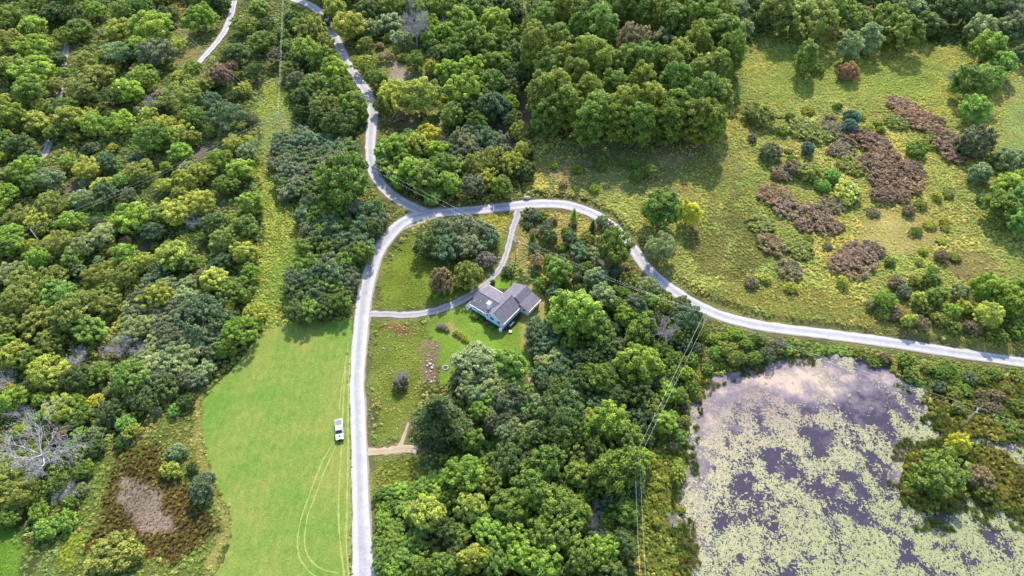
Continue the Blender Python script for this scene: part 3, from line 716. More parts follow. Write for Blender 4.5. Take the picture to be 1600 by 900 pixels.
def dead_mesh(seed, limbs=7, twigs=8, flat_=0.5):
    """bare crown: long limbs fanning from a low fork, side branches and twigs along each"""
    g = random.Random(seed); segs = []
    def bough(p, d, L, r, lev):
        n = 5 if lev < 2 else 3; q = Vector(p)
        for k in range(n):
            d = (d+Vector((g.gauss(0, .16), g.gauss(0, .16), g.gauss(0.04, .13)))).normalized(); e = q+d*L/n
            r0 = r*(1-0.8*k/n); r1 = r*(1-0.8*(k+1)/n); segs.append((tuple(q), tuple(e), max(r0, .0035), max(r1, .003))); q = e
            if lev < 3:
                for _ in range({0: 2, 1: 2, 2: 2}[lev] if k else 1):
                    sd = d.cross(Vector((g.gauss(0, 1), g.gauss(0, 1), g.gauss(0, 1)))).normalized()
                    bough(q, (d*0.65+sd*0.75).normalized(), L*g.uniform(0.35, 0.6), r1*0.6, lev+1)
    segs.append(((0, 0, -1.05), (0.02, 0, -0.55), 0.075, 0.06))
    for i in range(limbs):
        a = 2*math.pi*(i+g.uniform(-.3, .3))/limbs; u = g.uniform(flat_*0.6, flat_*1.6)
        bough((0.02, 0, -0.58+0.05*(i % 3)), Vector((math.cos(a), math.sin(a), u)).normalized(), g.uniform(0.75, 1.1), 0.034, 0 if i % 2 == 0 else 1)
    return tubes_mesh('dead_branches', segs, 4, M['dead_wood'])
PROTO['dead'] = [(dead_mesh(s), None) for s in (2, 5, 8)]
PROTO['twig'] = [(dead_mesh(s, 8, 8, 1.1), None) for s in (12, 14)]

# ------------------------------------------------------------------ planting
PALETTE = {  # colour word, survey colour
 'g': ('green', (126, 150, 64)), 'b': ('bright green', (146, 176, 68)), 'y': ('yellow-green', (172, 184, 80)), 'd': ('dark green', (98, 120, 62)),
 'o': ('olive', (144, 156, 74)), 's': ('sage green', (146, 164, 106)), 'k': ('blue-green', (102, 128, 84)), 'r': ('reddish brown', (166, 134, 94)),
 'p': ('purplish brown', (146, 125, 98)), 'w': ('pale grey', (160, 156, 140)), 'n': ('grey-green', (118, 130, 92)), 'l': ('lime yellow', (196, 196, 66)), 'u': ('blue', (116, 144, 122)), 'U': ('blue-green', (112, 146, 110)), 't': ('tan', (168, 156, 110)), 'v': ('fresh green', (136, 172, 78)), 'h': ('brownish grey', (144, 136, 98)), 'e': ('deep green', (114, 142, 58)), 'x': ('dark olive', (86, 102, 50)), 'G': ('golden-tipped green', (134, 150, 60))}
KINDN = {'dec': ('leafy_tree', 'leafy tree', 'tree'), 'fine': ('small_leaved_tree', 'feathery tree', 'tree'), 'tall': ('tall_tree', 'tall oval tree', 'tree'), 'grv': ('grove_tree', 'tall tree', 'tree'),
 'shr': ('shrub', 'rounded shrub', 'shrub'), 'sum': ('sumac', 'sumac bush', 'shrub'), 'con': ('spruce', 'spruce', 'tree'), 'ced': ('cedar', 'slim cedar', 'tree'), 'mat': ('low_shrub', 'low spreading shrub', 'shrub'),
 'dead': ('dead_tree', 'bare dead tree', 'tree'), 'twig': ('bare_shrub', 'bare twiggy shrub', 'shrub'), 'pine': ('pine', 'broad conifer', 'tree')}
ZONES = [  # outline, phrase, group
 ([(800, 0), (1190, -40), (1180, 130), (1140, 260), (830, 240)], 'in the dense grove', 'trees of the dense grove'),
 ([(590, 335), (805, 335), (790, 420), (740, 465), (585, 490)], 'inside the driveway loop', 'bushes inside the driveway loop'),
 ([(380, 150), (575, 150), (615, 350), (550, 510), (380, 510)], 'beside the power line strip', 'thicket left of the road'),
 ([(-200, -150), (470, -150), (590, 330), (470, 500), (320, 650), (-200, 990)], 'in the left wood', 'trees of the left wood'),
 ([(440, -150), (830, -150), (840, 330), (640, 330), (590, 280)], 'between upper road and grove', 'trees between the upper road and the grove'),
 ([(800, 320), (1000, 370), (1110, 500), (1060, 640), (1060, 1000), (840, 1000), (850, 520), (800, 440)], 'in the wood right of the house', 'trees right of the house'),
 ([(570, 500), (850, 500), (850, 1000), (570, 1000)], 'in the wood below the house', 'trees below the house'),
 ([(1060, 490), (1700, 580), (1700, 1000), (1050, 1000)], 'by the pond', 'plants by the pond'),
 ([(830, -100), (1700, -100), (1700, 590), (900, 330)], 'in the right meadow', 'plants of the right meadow'),
]
rs = random.Random(99)
PLANTED = []
PENDING = []
def where(px, py):
    for poly, ph, gp in ZONES:
        if inside(np.array([px]), np.array([py]), poly)[0]: return ph, gp
    return 'at the field edge', 'plants at the field edge'
def plant(x, y, r, kind, colr, zf=1.0, label=None, hc=None, name=None, trunk=True, group=None):
    """x, y: survey position of the crown's middle, r: crown radius in survey units"""
    h = (hc if hc is not None else HC[kind]); R = r*mpp(y)
    for _ in range(2):
        zc = h*R*zf; R = r*mpp(y, zc)
    zc = h*R*zf
    p = at(x, y, zc)
    gz_ = float(ground_z(p.x, p.y)); 
    if kind == 'mat' or kind == 'shr': gz_ = max(gz_, WATER_Z)
    p = at(x, y, zc+gz_)
    n_, word, cat = KINDN[kind]; cw, cc = PALETTE[colr]
    root = empty(name or n_, (p.x, p.y, gz_), rs.uniform(0, 6.28))
    s = R*rs.uniform(0.98, 1.1); ar = rs.uniform(0.86, 1.16); root.scale = (s*ar, s/ar, R*zf)
    me, tr = rs.choice(PROTO[kind])
    if kind in ('dead', 'twig'):
        c = link('branches', me, None, root, (0, 0, 1.0))
    else:
        c = link('crown', me, None, root, (0, 0, h))
        k = rs.uniform(0.88, 1.12); hu = rs.uniform(-0.08, 0.08)
        a = C(*cc, k=K_LEAF*(1.1 if kind == 'sum' else 1.0)); c.color = (a[0]*k*1.06*(1+hu), a[1]*k, a[2]*k*(1-hu), 1)
        if tr and trunk: link('stems' if kind in ('sum',) else 'trunk', tr, None, root, (0, 0, h))
    ph, gp = where(x, y)
    if label is None:
        if kind in ('dec', 'fine', 'tall', 'grv'): sz = 'small ' if R < 3.2 else ('large ' if R > 5.6 else '')
        else: sz = 'small ' if R < 1.4 else ('large ' if R > 4 else '')
        if kind == 'dec' and sz == 'small ': root.name = 'young_tree'
        PENDING.append((root, sz+('' if kind == 'dead' else cw+' ')+word, ph, x, y))
    tag(root, label, cat, group or gp); PLANTED.append((p.x, p.y, R, kind))
    return root
def fill(poly, kinds, cols, rmin, rmax, n, seed, gap=0.75, zr=(0.9, 1.15), avoid_roads=1.0):
    """plants the gaps of an area, spaced by crown size"""
    g = random.Random(seed); xs = [p[0] for p in poly]; ys = [p[1] for p in poly]; done = 0
    for _ in range(n*14):
        if done >= n: break
        x = g.uniform(min(xs), max(xs)); y = g.uniform(min(ys), max(ys))
        if not inside(np.array([x]), np.array([y]), poly)[0]: continue
        r = g.uniform(rmin, rmax); kd = g.choice(kinds); R = r*mpp(y); p = at(x, y, HC[kd]*R)
        if any((p.x-a)**2+(p.y-b)**2 < (gap*(R+c))**2 for a, b, c, k in PLANTED): continue
        if avoid_roads and min(float(poly_dist(np.array([p.x]), np.array([p.y]), [tuple(q[:2]) for q in W[::2]])[0]) - float(np.median(W[:, 2]))/2 for W in (road_s, road_n, drive, farm_track)) < R*0.45: continue
        plant(x, y, r, kd, g.choice(cols), g.uniform(*zr)); done += 1

T = []   # (x, y, r, kind, colour[, height factor])
# left wood, upper part
T += [(20, 22, 24, 'dec', 'g'), (52, 40, 26, 'dec', 'b'), (18, 62, 24, 'fine', 'o'), (55, 76, 26, 'dec', 'b'), (15, 108, 24, 'dec', 'g'), (54, 112, 27, 'dec', 'b'), (122, 45, 24, 'dec', 'g'), (84, 18, 22, 'dec', 'd'), (150, 14, 22, 'dec', 'b'), (196, 18, 26, 'dec', 'g'), (222, 14, 22, 'dec', 'e'), (134, 100, 24, 'fine', 'o'), (155, 118, 23, 'dec', 'o'), (44, 142, 26, 'dec', 'g'), (130, 142, 24, 'fine', 'o'), (188, 48, 24, 'dec', 'y'), (236, 44, 32, 'dec', 'b'), (213, 74, 26, 'dec', 'b'), (243, 84, 24, 'dec', 'n'), (186, 84, 20, 'dec', 's'), (226, 122, 26, 'dec', 'b'), (199, 142, 24, 'dec', 'b'), (175, 152, 20, 'dec', 'd'), (20, 182, 25, 'dec', 'g'), (58, 190, 22, 'dec', 'y'), (112, 184, 26, 'dec', 'y'), (146, 196, 23, 'dec', 'b'), (190, 190, 24, 'dec', 'b'), (8, 216, 20, 'dec', 'g'), (30, 228, 22, 'dec', 'd'), (255, 200, 26, 'dec', 'y'), (238, 218, 24, 'dec', 'e'), (276, 212, 22, 'dec', 'y'), (286, 152, 26, 'fine', 'o'), (254, 152, 20, 'fine', 't'), (316, 132, 24, 'fine', 'o'), (302, 182, 20, 'dec', 'g'), (282, 238, 22, 'dec', 'b'), (356, 182, 28, 'fine', 'k'), (308, 110, 18, 'dec', 'g'), (232, 180, 18, 'dec', 'y'), (40, 264, 24, 'dec', 'b'), (76, 280, 26, 'dec', 's'), (106, 254, 19, 'dec', 'b'), (136, 264, 25, 'dec', 'y'), (166, 252, 20, 'dec', 'k'), (191, 282, 20, 'dec', 'v'), (216, 270, 22, 'fine', 'o'), (316, 26, 24, 'dec', 'b'), (370, 85, 22, 'dec', 'd'), (383, 40, 18, 'dec', 'g'), (398, 112, 18, 'fine', 'd'), (345, 6, 18, 'dec', 'd'), (330, 158, 18, 'dec', 'k'), (404, 12, 18, 'dec', 'g'), (410, 66, 18, 'dec', 'e'), (382, 138, 14, 'fine', 'y'), (412, 40, 16, 'dec', 'd'), (262, 24, 18, 'dec', 'd'), (300, 215, 18, 'fine', 'o'), (330, 205, 16, 'fine', 'g'), (365, 225, 20, 'fine', 'y'), (390, 235, 18, 'fine', 's'), (340, 250, 24, 'dec', 'g'), (375, 265, 22, 'dec', 'b'), (312, 268, 22, 'dec', 'y'), (350, 290, 20, 'dec', 'g'), (12, 300, 22, 'dec', 'b'), (75, 320, 22, 'fine', 'o'), (128, 310, 20, 'dec', 's'), (165, 300, 20, 'dec', 'k')]
T += [(112, 22, 20, 'fine', 'd'), (104, 58, 20, 'fine', 'g'), (90, 92, 17, 'dec', 'd'), (88, 134, 20, 'dec', 'o'), (96, 166, 20, 'fine', 'g'), (82, 208, 16, 'dec', 'g'), (48, 246, 16, 'dec', 'd'), (52, 288, 18, 'dec', 'g'), (22, 272, 16, 'fine', 'o'), (70, 8, 20, 'dec', 'g')]
# left wood, lower part
T += [(28, 342, 26, 'fine', 'o'), (18, 366, 22, 'dec', 'b'), (62, 342, 22, 'dec', 'y'), (110, 344, 20, 'dec', 'b'), (16, 384, 22, 'dec', 'b'), (205, 342, 30, 'dec', 'b'), (160, 368, 26, 'dec', 's'), (245, 338, 22, 'dec', 'g'), (271, 333, 24, 'dec', 'y'), (238, 362, 20, 'dec', 'k'), (270, 398, 30, 'dec', 'y'), (294, 410, 20, 'dec', 'g'), (312, 316, 26, 'dec', 'y'), (335, 350, 24, 'dec', 'd'), (352, 376, 24, 'fine', 'o'), (380, 356, 26, 'dec', 'g'), (392, 316, 20, 'dec', 'b'), (60, 404, 24, 'dec', 'b'), (86, 432, 26, 'fine', 'o'), (40, 442, 28, 'fine', 'o'), (112, 404, 20, 'dec', 'g'), (150, 432, 25, 'fine', 'o'), (95, 462, 26, 'dec', 'v'), (30, 472, 30, 'fine', 'o'), (62, 500, 28, 'fine', 'o'), (110, 492, 30, 'fine', 'o'), (141, 516, 24, 'dec', 'v'), (167, 472, 20, 'fine', 'o'), (132, 470, 22, 'fine', 'o'), (76, 532, 26, 'fine', 'o'), (15, 508, 24, 'fine', 'o'), (24, 552, 26, 'dec', 'y'), (70, 582, 28, 'dec', 'y'), (8, 534, 18, 'dec', 'b'), (198, 590, 34, 'dec', 'v'), (315, 488, 38, 'dec', 'k'), (332, 436, 22, 'dec', 'y'), (367, 452, 22, 'dec', 'g'), (392, 424, 18, 'dec', 'b'), (248, 462, 24, 'dec', 'y'), (370, 516, 27, 'fine', 'b'), (396, 486, 17, 'fine', 'y'), (195, 398, 22, 'dec', 'b'), (225, 410, 22, 'dec', 'y'), (190, 435, 22, 'fine', 'o'), (15, 428, 20, 'dec', 's'), (130, 385, 20, 'dec', 's'), (95, 380, 22, 'fine', 'o'), (345, 410, 20, 'dec', 'k'), (385, 395, 20, 'dec', 'y'), (250, 425, 20, 'dec', 'k'), (45, 560, 20, 'dec', 'g'), (120, 590, 22, 'fine', 'd'), (155, 580, 20, 'fine', 'g'), (350, 545, 18, 'fine', 'g')]
T += [(150, 626, 14, 'dec', 'l'), (95, 640, 25, 'dec', 'y'), (64, 624, 18, 'dec', 'b'), (22, 622, 24, 'dec', 'b'), (30, 768, 32, 'fine', 'o'), (8, 738, 24, 'dec', 'y'), (72, 826, 18, 'shr', 'v'), (102, 814, 16, 'shr', 'v'), (196, 662, 16, 'shr', 'v'), (125, 650, 20, 'dec', 'g'), (175, 640, 20, 'fine', 'd'), (130, 735, 16, 'shr', 'g'), (90, 755, 16, 'shr', 'g'), (60, 800, 14, 'shr', 'b'), (150, 700, 16, 'shr', 'd'), (115, 700, 16, 'shr', 'g'), (12, 810, 18, 'dec', 'g'), (225, 625, 20, 'fine', 'd'), (262, 605, 20, 'shr', 'd'), (290, 595, 18, 'shr', 'n')]
# strip between power line and upper road
T += [(458, 34, 13, 'dec', 'd'), (490, 46, 24, 'fine', 'o'), (478, 82, 22, 'dec', 'b'), (502, 96, 22, 'dec', 'e'), (464, 96, 17, 'dec', 'd'), (522, 112, 20, 'dec', 'b'), (494, 134, 22, 'dec', 'g'), (530, 142, 22, 'dec', 'e'), (550, 164, 22, 'dec', 'g'), (512, 166, 22, 'fine', 'o'), (482, 152, 18, 'dec', 'd'), (532, 196, 21, 'dec', 'd'), (500, 184, 18, 'dec', 'd'), (465, 128, 16, 'fine', 'n'), (537, 284, 38, 'dec', 'e'), (565, 180, 12, 'dec', 'g'), (432, 88, 14, 'fine', 'h'), (440, 55, 12, 'dec', 'g')]
# between upper road and grove
T += [(525, 14, 20, 'dec', 'y'), (547, 40, 22, 'dec', 'y'), (575, 20, 20, 'dec', 'd'), (610, 15, 20, 'dec', 'g'), (580, 46, 14, 'dec', 's'), (608, 34, 22, 'sum', 's'), (628, 60, 20, 'sum', 's'), (668, 18, 24, 'dec', 'g'), (700, 14, 22, 'dec', 'e'), (722, 32, 24, 'dec', 'b'), (747, 18, 22, 'dec', 'e'), (770, 36, 22, 'dec', 'b'), (700, 52, 18, 'dec', 'b'), (736, 62, 22, 'dec', 'e'), (762, 72, 22, 'dec', 'g'), (790, 62, 20, 'dec', 'e'), (714, 86, 20, 'dec', 'e'), (700, 112, 20, 'dec', 'b'), (740, 110, 22, 'dec', 'b'), (766, 102, 22, 'dec', 'e'), (725, 142, 27, 'dec', 'b'), (770, 132, 20, 'dec', 'e'), (774, 166, 24, 'dec', 'k'), (796, 142, 17, 'dec', 'd'), (708, 180, 18, 'dec', 'g'), (614, 148, 24, 'fine', 'y'), (656, 152, 28, 'dec', 'y'), (590, 124, 15, 'dec', 'g'), (598, 164, 14, 'dec', 'g'), (567, 100, 14, 'fine', 'y'), (572, 72, 14, 'fine', 'o'), (648, 95, 14, 'fine', 'g'), (690, 82, 14, 'fine', 'o'), (676, 105, 14, 'fine', 'y'), (800, 22, 20, 'dec', 'd'), (806, 85, 20, 'dec', 'd'), (805, 118, 18, 'dec', 'd'), (752, 145, 18, 'dec', 'e'), (780, 8, 20, 'dec', 'd'), (640, 8, 18, 'dec', 'g')]
T += [(620, 230, 22, 'dec', 'b'), (600, 240, 16, 'dec', 'v'), (652, 226, 20, 'dec', 'y'), (668, 212, 16, 'dec', 'l'), (642, 266, 22, 'dec', 'b'), (664, 280, 24, 'dec', 'g'), (692, 258, 20, 'dec', 'e'), (616, 270, 18, 'sum', 'v'), (702, 286, 20, 'dec', 'b'), (745, 258, 20, 'fine', 'o'), (772, 248, 20, 'fine', 'o'), (800, 254, 18, 'fine', 'y'), (820, 266, 20, 'shr', 'd'), (786, 292, 18, 'dec', 'g'), (740, 290, 20, 'dec', 'n'), (680, 236, 16, 'dec', 'b'), (712, 258, 16, 'sum', 'v'), (760, 280, 16, 'fine', 'y'), (815, 235, 16, 'fine', 'y'), (812, 205, 16, 'fine', 'o'), (800, 190, 15, 'dec', 'd')]
for t in T:
    t = list(t)
    if t[0] < 425 and t[3] in ('dec', 'fine'):                       # the left wood is low and mixed
        t[2] *= rs.uniform(0.78, 0.98)
        if t[3] == 'dec' and rs.random() < 0.4: t[3] = 'fine'
        t = t[:5]+[rs.uniform(0.7, 0.95)]
    plant(*t)
T = []
# the grove
for i, (x, y) in enumerate([(850, 40), (888, 26), (912, 52), (870, 72), (836, 78), (922, 20), (940, 52), (880, 102), (918, 92), (858, 118), (900, 126), (944, 112), (978, 104), (1012, 104), (1042, 112), (1000, 22), (1032, 26), (1052, 46), (1076, 42), (1088, 76), (1066, 94), (1100, 42), (1122, 28), (1134, 60), (1138, 88), (1112, 66), (1120, 112), (1094, 122), (1056, 140), (1002, 136), (958, 142), (922, 152), (872, 150), (846, 152), (888, 172), (932, 178), (976, 172), (1016, 166), (1060, 172), (1100, 158), (1122, 158), (1080, 192), (1108, 192), (1040, 196), (1000, 198), (962, 196), (920, 198), (856, 186), (968, 12), (1060, 14), (1090, 8), (870, 8)]):
    plant(x, y, rs.uniform(21, 25), 'grv', 'd' if y < 12 else rs.choice('GGGee'), rs.uniform(0.92, 1.1))
T += [(985, 72, 28, 'fine', 'h', 1.35), (1030, 72, 19, 'dec', 'n', 1.4), (958, 34, 18, 'fine', 'h', 1.4)]
T += [(842, 10, 18, 'dec', 's'), (1152, 18, 18, 'dec', 's'), (1164, 44, 14, 'dec', 's'), (1148, 52, 14, 'dec', 's')]
# top right
T += [(1215, 18, 24, 'tall', 'o'), (1242, 24, 26, 'dec', 'g'), (1270, 34, 30, 'dec', 'o'), (1302, 20, 26, 'dec', 'g'), (1198, 30, 20, 'dec', 'd'), (1340, 38, 18, 'tall', 'g'), (1351, 28, 12, 'fine', 'r', 1.6), (1326, 76, 18, 'tall', 's'), (1357, 62, 18, 'tall', 's'), (1388, 32, 26, 'dec', 'g'), (1422, 18, 26, 'dec', 's'), (1412, 52, 26, 'dec', 'g'), (1440, 38, 22, 'dec', 'd'), (1462, 42, 16, 'dec', 'd'), (1480, 18, 22, 'dec', 'd'), (1512, 16, 24, 'dec', 'd'), (1540, 14, 22, 'dec', 'd'), (1572, 12, 24, 'dec', 'n'), (1592, 42, 22, 'dec', 'n'), (1532, 46, 23, 'dec', 's'), (1576, 46, 18, 'dec', 's'), (1545, 74, 25, 'dec', 'b'), (1566, 100, 20, 'dec', 'v'), (1520, 132, 28, 'dec', 'g'), (1546, 120, 18, 'dec', 'v'), (1526, 170, 22, 'dec', 'v'), (1260, 92, 19, 'tall', 'g'), (1598, 85, 18, 'dec', 'k'), (1186, 8, 20, 'dec', 'd'), (1330, 8, 18, 'dec', 'd'), (1362, 8, 20, 'dec', 'd'), (1455, 6, 18, 'dec', 'd')]
T += [(1580, 292, 24, 'dec', 'b'), (1566, 322, 24, 'dec', 'g'), (1592, 312, 22, 'dec', 'v'), (1596, 346, 22, 'dec', 'v'), (1600, 280, 18, 'dec', 'b'), (1455, 438, 14, 'dec', 'g'), (1462, 462, 16, 'dec', 'g'), (1436, 466, 11, 'dec', 'y'), (1382, 470, 14, 'dec', 'b'), (1420, 500, 11, 'dec', 'y'), (1486, 486, 14, 'dec', 'b'), (1505, 480, 11, 'dec', 'y'), (1540, 450, 22, 'dec', 'b'), (1576, 466, 26, 'dec', 'b'), (1545, 494, 20, 'dec', 'y'), (1500, 456, 13, 'dec', 's'), (1598, 482, 20, 'dec', 'b'), (1600, 450, 18, 'dec', 'b'), (1032, 326, 28, 'dec', 'e', 1.15), (1076, 334, 17, 'dec', 'l', 1.3), (1031, 388, 23, 'fine', 's'), (1016, 268, 10, 'dec', 'g'), (990, 255, 9, 'dec', 'g')]
for t in T: plant(*t)
T = []
# around the bend and right of the house
T += [(897, 335, 8, 'ced', 'b'), (828, 337, 13, 'shr', 'n'), (846, 338, 9, 'shr', 'g'), (832, 372, 8, 'ced', 'e'), (860, 371, 13, 'dec', 'd'), (891, 372, 13, 'dec', 'k'), (926, 354, 9, 'ced', 'd'), (940, 345, 9, 'dec', 's'), (950, 356, 9, 'dec', 'n'), (916, 374, 13, 'fine', 'o'), (961, 388, 26, 'dec', 'e', 1.1), (905, 392, 17, 'sum', 'k'), (925, 396, 14, 'sum', 's'), (871, 425, 22, 'dec', 'e'), (846, 444, 14, 'shr', 'g'), (884, 446, 11, 'shr', 'g'), (932, 434, 16, 'dec', 's'), (941, 462, 20, 'dec', 's'), (1012, 450, 18, 'fine', 's'), (982, 436, 13, 'shr', 'o'), (895, 490, 36, 'dec', 'b'), (935, 522, 23, 'dec', 'e'), (992, 478, 20, 'dec', 'n'), (978, 494, 18, 'dec', 'b'), (1016, 476, 18, 'dec', 'g'), (1000, 516, 27, 'dec', 'e'), (1066, 474, 13, 'dec', 'n'), (1074, 500, 21, 'dec', 'k'), (1060, 522, 16, 'fine', 'g'), (1002, 570, 33, 'dec', 'b'), (940, 592, 26, 'dec', 'e'), (928, 560, 18, 'fine', 'd'), (955, 545, 18, 'dec', 'd'), (908, 600, 20, 'fine', 'd'), (965, 425, 12, 'shr', 'n'), (1035, 478, 14, 'fine', 'o')]
T += [(952, 660, 28, 'dec', 'b'), (925, 655, 18, 'dec', 'y'), (985, 684, 22, 'dec', 'g'), (965, 734, 42, 'dec', 'e'), (880, 652, 34, 'fine', 'd'), (846, 690, 22, 'fine', 'd'), (1036, 660, 18, 'dec', 'b'), (1062, 618, 14, 'dec', 'g'), (856, 722, 26, 'dec', 'e'), (902, 742, 22, 'dec', 'g'), (830, 768, 30, 'dec', 'e'), (870, 790, 30, 'fine', 'g'), (812, 738, 20, 'dec', 'e'), (902, 800, 24, 'dec', 'e'), (880, 832, 24, 'dec', 'g'), (815, 870, 26, 'dec', 'b'), (850, 888, 26, 'dec', 'b'), (912, 872, 24, 'dec', 'g'), (942, 862, 22, 'dec', 'b'), (1060, 735, 13, 'fine', 'y'), (1040, 612, 16, 'dec', 'b'), (1020, 640, 18, 'fine', 'o'), (975, 800, 22, 'dec', 'e'), (975, 850, 22, 'dec', 'd'), (800, 800, 24, 'dec', 'e'), (845, 830, 24, 'dec', 'g'), (960, 620, 20, 'dec', 'd'), (870, 610, 18, 'fine', 'g'), (1000, 620, 20, 'dec', 'd'), (955, 895, 22, 'dec', 'd'), (885, 700, 20, 'fine', 'g'), (930, 700, 20, 'fine', 'd')]
# wood below the house
T += [(735, 690, 19, 'dec', 'e'), (726, 742, 27, 'dec', 'b'), (668, 802, 27, 'dec', 'y'), (736, 792, 25, 'dec', 'y'), (692, 886, 24, 'dec', 'e'), (740, 872, 25, 'dec', 'y'), (762, 830, 23, 'dec', 'b'), (785, 785, 22, 'dec', 'e'), (792, 722, 23, 'dec', 'd'), (775, 880, 22, 'dec', 'e'), (700, 830, 20, 'dec', 'd'), (765, 752, 20, 'dec', 'g'), (800, 840, 22, 'dec', 'b'), (800, 570, 25, 'dec', 'v'), (742, 566, 38, 'dec', 's', 0.62), (765, 600, 26, 'dec', 's', 0.62), (820, 690, 22, 'fine', 'd'), (718, 835, 18, 'dec', 'g'), (660, 890, 20, 'dec', 'e')]
for t in T: plant(*t)
plant(690, 652, 54, 'pine', 'x', 0.85, 'huge dark broad conifer standing by the tan dirt path', name='conifer')
plant(1468, 742, 40, 'fine', 'g', 0.7, 'big green tree on the marsh beside the pond')
plant(1497, 694, 17, 'dec', 'l', 1.0, 'lime yellow small tree behind the big tree by the pond')
plant(1530, 745, 22, 'shr', 'h', 1.0, 'brownish grey shrub right of the big tree by the pond')
plant(1535, 768, 14, 'shr', 'g')
# driveway loop
for i, (x, y, r) in enumerate([(668, 378, 22), (692, 362, 22), (720, 356, 24), (748, 360, 22), (766, 370, 18), (700, 388, 24), (730, 384, 24), (752, 386, 16), (678, 392, 16)]):
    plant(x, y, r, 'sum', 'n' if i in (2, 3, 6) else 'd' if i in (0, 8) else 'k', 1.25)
plant(757, 406, 14, 'shr', 'w', 1.2, 'pale grey-green shrub between sumac and driveway'); plant(691, 440, 22, 'shr', 'h', 1.5, 'brownish rounded bush at the driveway bend'); plant(731, 431, 21, 'shr', 'o', 1.5, 'dark olive bush beside driveway near the house roof')
# round shrubs
plant(316, 762, 19, 'shr', 'n', 1.35, 'round grey-green bush at the left edge of mown field'); plant(300, 731, 10, 'shr', 'd', 1.2); plant(276, 706, 15, 'shr', 's', 1.0); plant(180, 862, 38, 'shr', 'o', 0.6, 'wide olive shrub at the bottom of the wet hollow'); plant(266, 734, 15, 'shr', 'y', 0.9)
plant(1525, 222, 27, 'shr', 'n', 1.2, 'large grey-green round shrub in the right meadow'); plant(1576, 250, 22, 'shr', 's', 1.1); plant(1532, 271, 18, 'shr', 's', 1.2); plant(1327, 198, 12, 'shr', 'u', 1.5, 'bluish spruce, lower of the pair in right meadow', name='young_spruce'); plant(1331, 184, 12, 'shr', 'U', 1.5, 'greener spruce, upper of the pair in right meadow', name='young_spruce'); plant(1263, 232, 10, 'shr', 'u', 1.4, 'small lone bluish spruce in the right meadow', name='young_spruce'); plant(1204, 239, 17, 'shr', 'n', 1.0); plant(1185, 180, 24, 'shr', 'o', 0.75); plant(1300, 276, 14, 'shr', 'v', 1.0); plant(1286, 290, 12, 'shr', 'v'); plant(1264, 268, 20, 'shr', 'o', 0.8); plant(1538, 311, 10, 'shr', 'k', 1.2); plant(1325, 300, 26, 'shr', 'y', 0.5); plant(1432, 235, 14, 'shr', 'g'); plant(1240, 262, 14, 'shr', 'h'); plant(1278, 108, 10, 'shr', 'g')
plant(1326, 112, 15, 'shr', 'r', 1.4, 'pinkish brown dying shrub below the tall pale trees')
plant(627, 598, 13, 'shr', 'h', 1.1, 'half bare grey shrub in the rough grass by the road')
for x, y, rx, c in [(1425, 182, 26, 'p'), (1450, 195, 24, 'p'), (1410, 165, 20, 'p'), (1400, 190, 18, 'o'), (1395, 262, 26, 'p'), (1412, 285, 24, 'p'), (1378, 278, 22, 'p'), (1360, 255, 20, 'p'), (1425, 265, 20, 'p'), (1380, 240, 20, 'p'), (1275, 335, 24, 'p'), (1292, 352, 18, 'p'), (1258, 350, 16, 'p'), (1345, 398, 26, 'p'), (1322, 415, 22, 'p'), (1330, 400, 20, 'p'), (1365, 390, 16, 'p'), (1212, 305, 22, 'p'), (1228, 322, 20, 'p'), (1345, 215, 22, 'p'), (1370, 222, 18, 'p'), (1482, 222, 24, 'p'), (1490, 240, 20, 'p'), (1465, 215, 18, 'o'), (1255, 200, 24, 'o'), (1282, 208, 20, 'o'), (1300, 200, 18, 'h'), (1320, 218, 16, 'h'), (1330, 260, 18, 'o'), (1315, 235, 18, 'h'), (1225, 268, 18, 'h'), (1205, 380, 20, 'h'), (1250, 390, 20, 'o'), (1235, 420, 18, 'h'), (1380, 305, 18, 'p'), (1405, 305, 16, 'p'), (1190, 350, 18, 'o'), (1300, 320, 16, 'h')]:
    plant(x, y, rx*1.08, 'mat', c, rs.uniform(0.45, 0.65))
    if rs.random() < 0.6: plant(x+rs.uniform(-20, 20), y+rs.uniform(-12, 12), rx*rs.uniform(0.35, 0.6), 'mat', rs.choice('phoo'), rs.uniform(0.8, 1.1))
for x, y, r in [(1400, 440, 12), (1412, 455, 12), (1430, 440, 10), (1445, 480, 12), (1400, 490, 12), (1470, 500, 14), (1490, 510, 12), (1520, 512, 14), (1440, 505, 12), (1380, 488, 12), (1560, 525, 14), (1590, 515, 16), (1515, 480, 14), (1365, 478, 10)]:
    plant(x, y, r, 'shr', rs.choice('oghdn'))
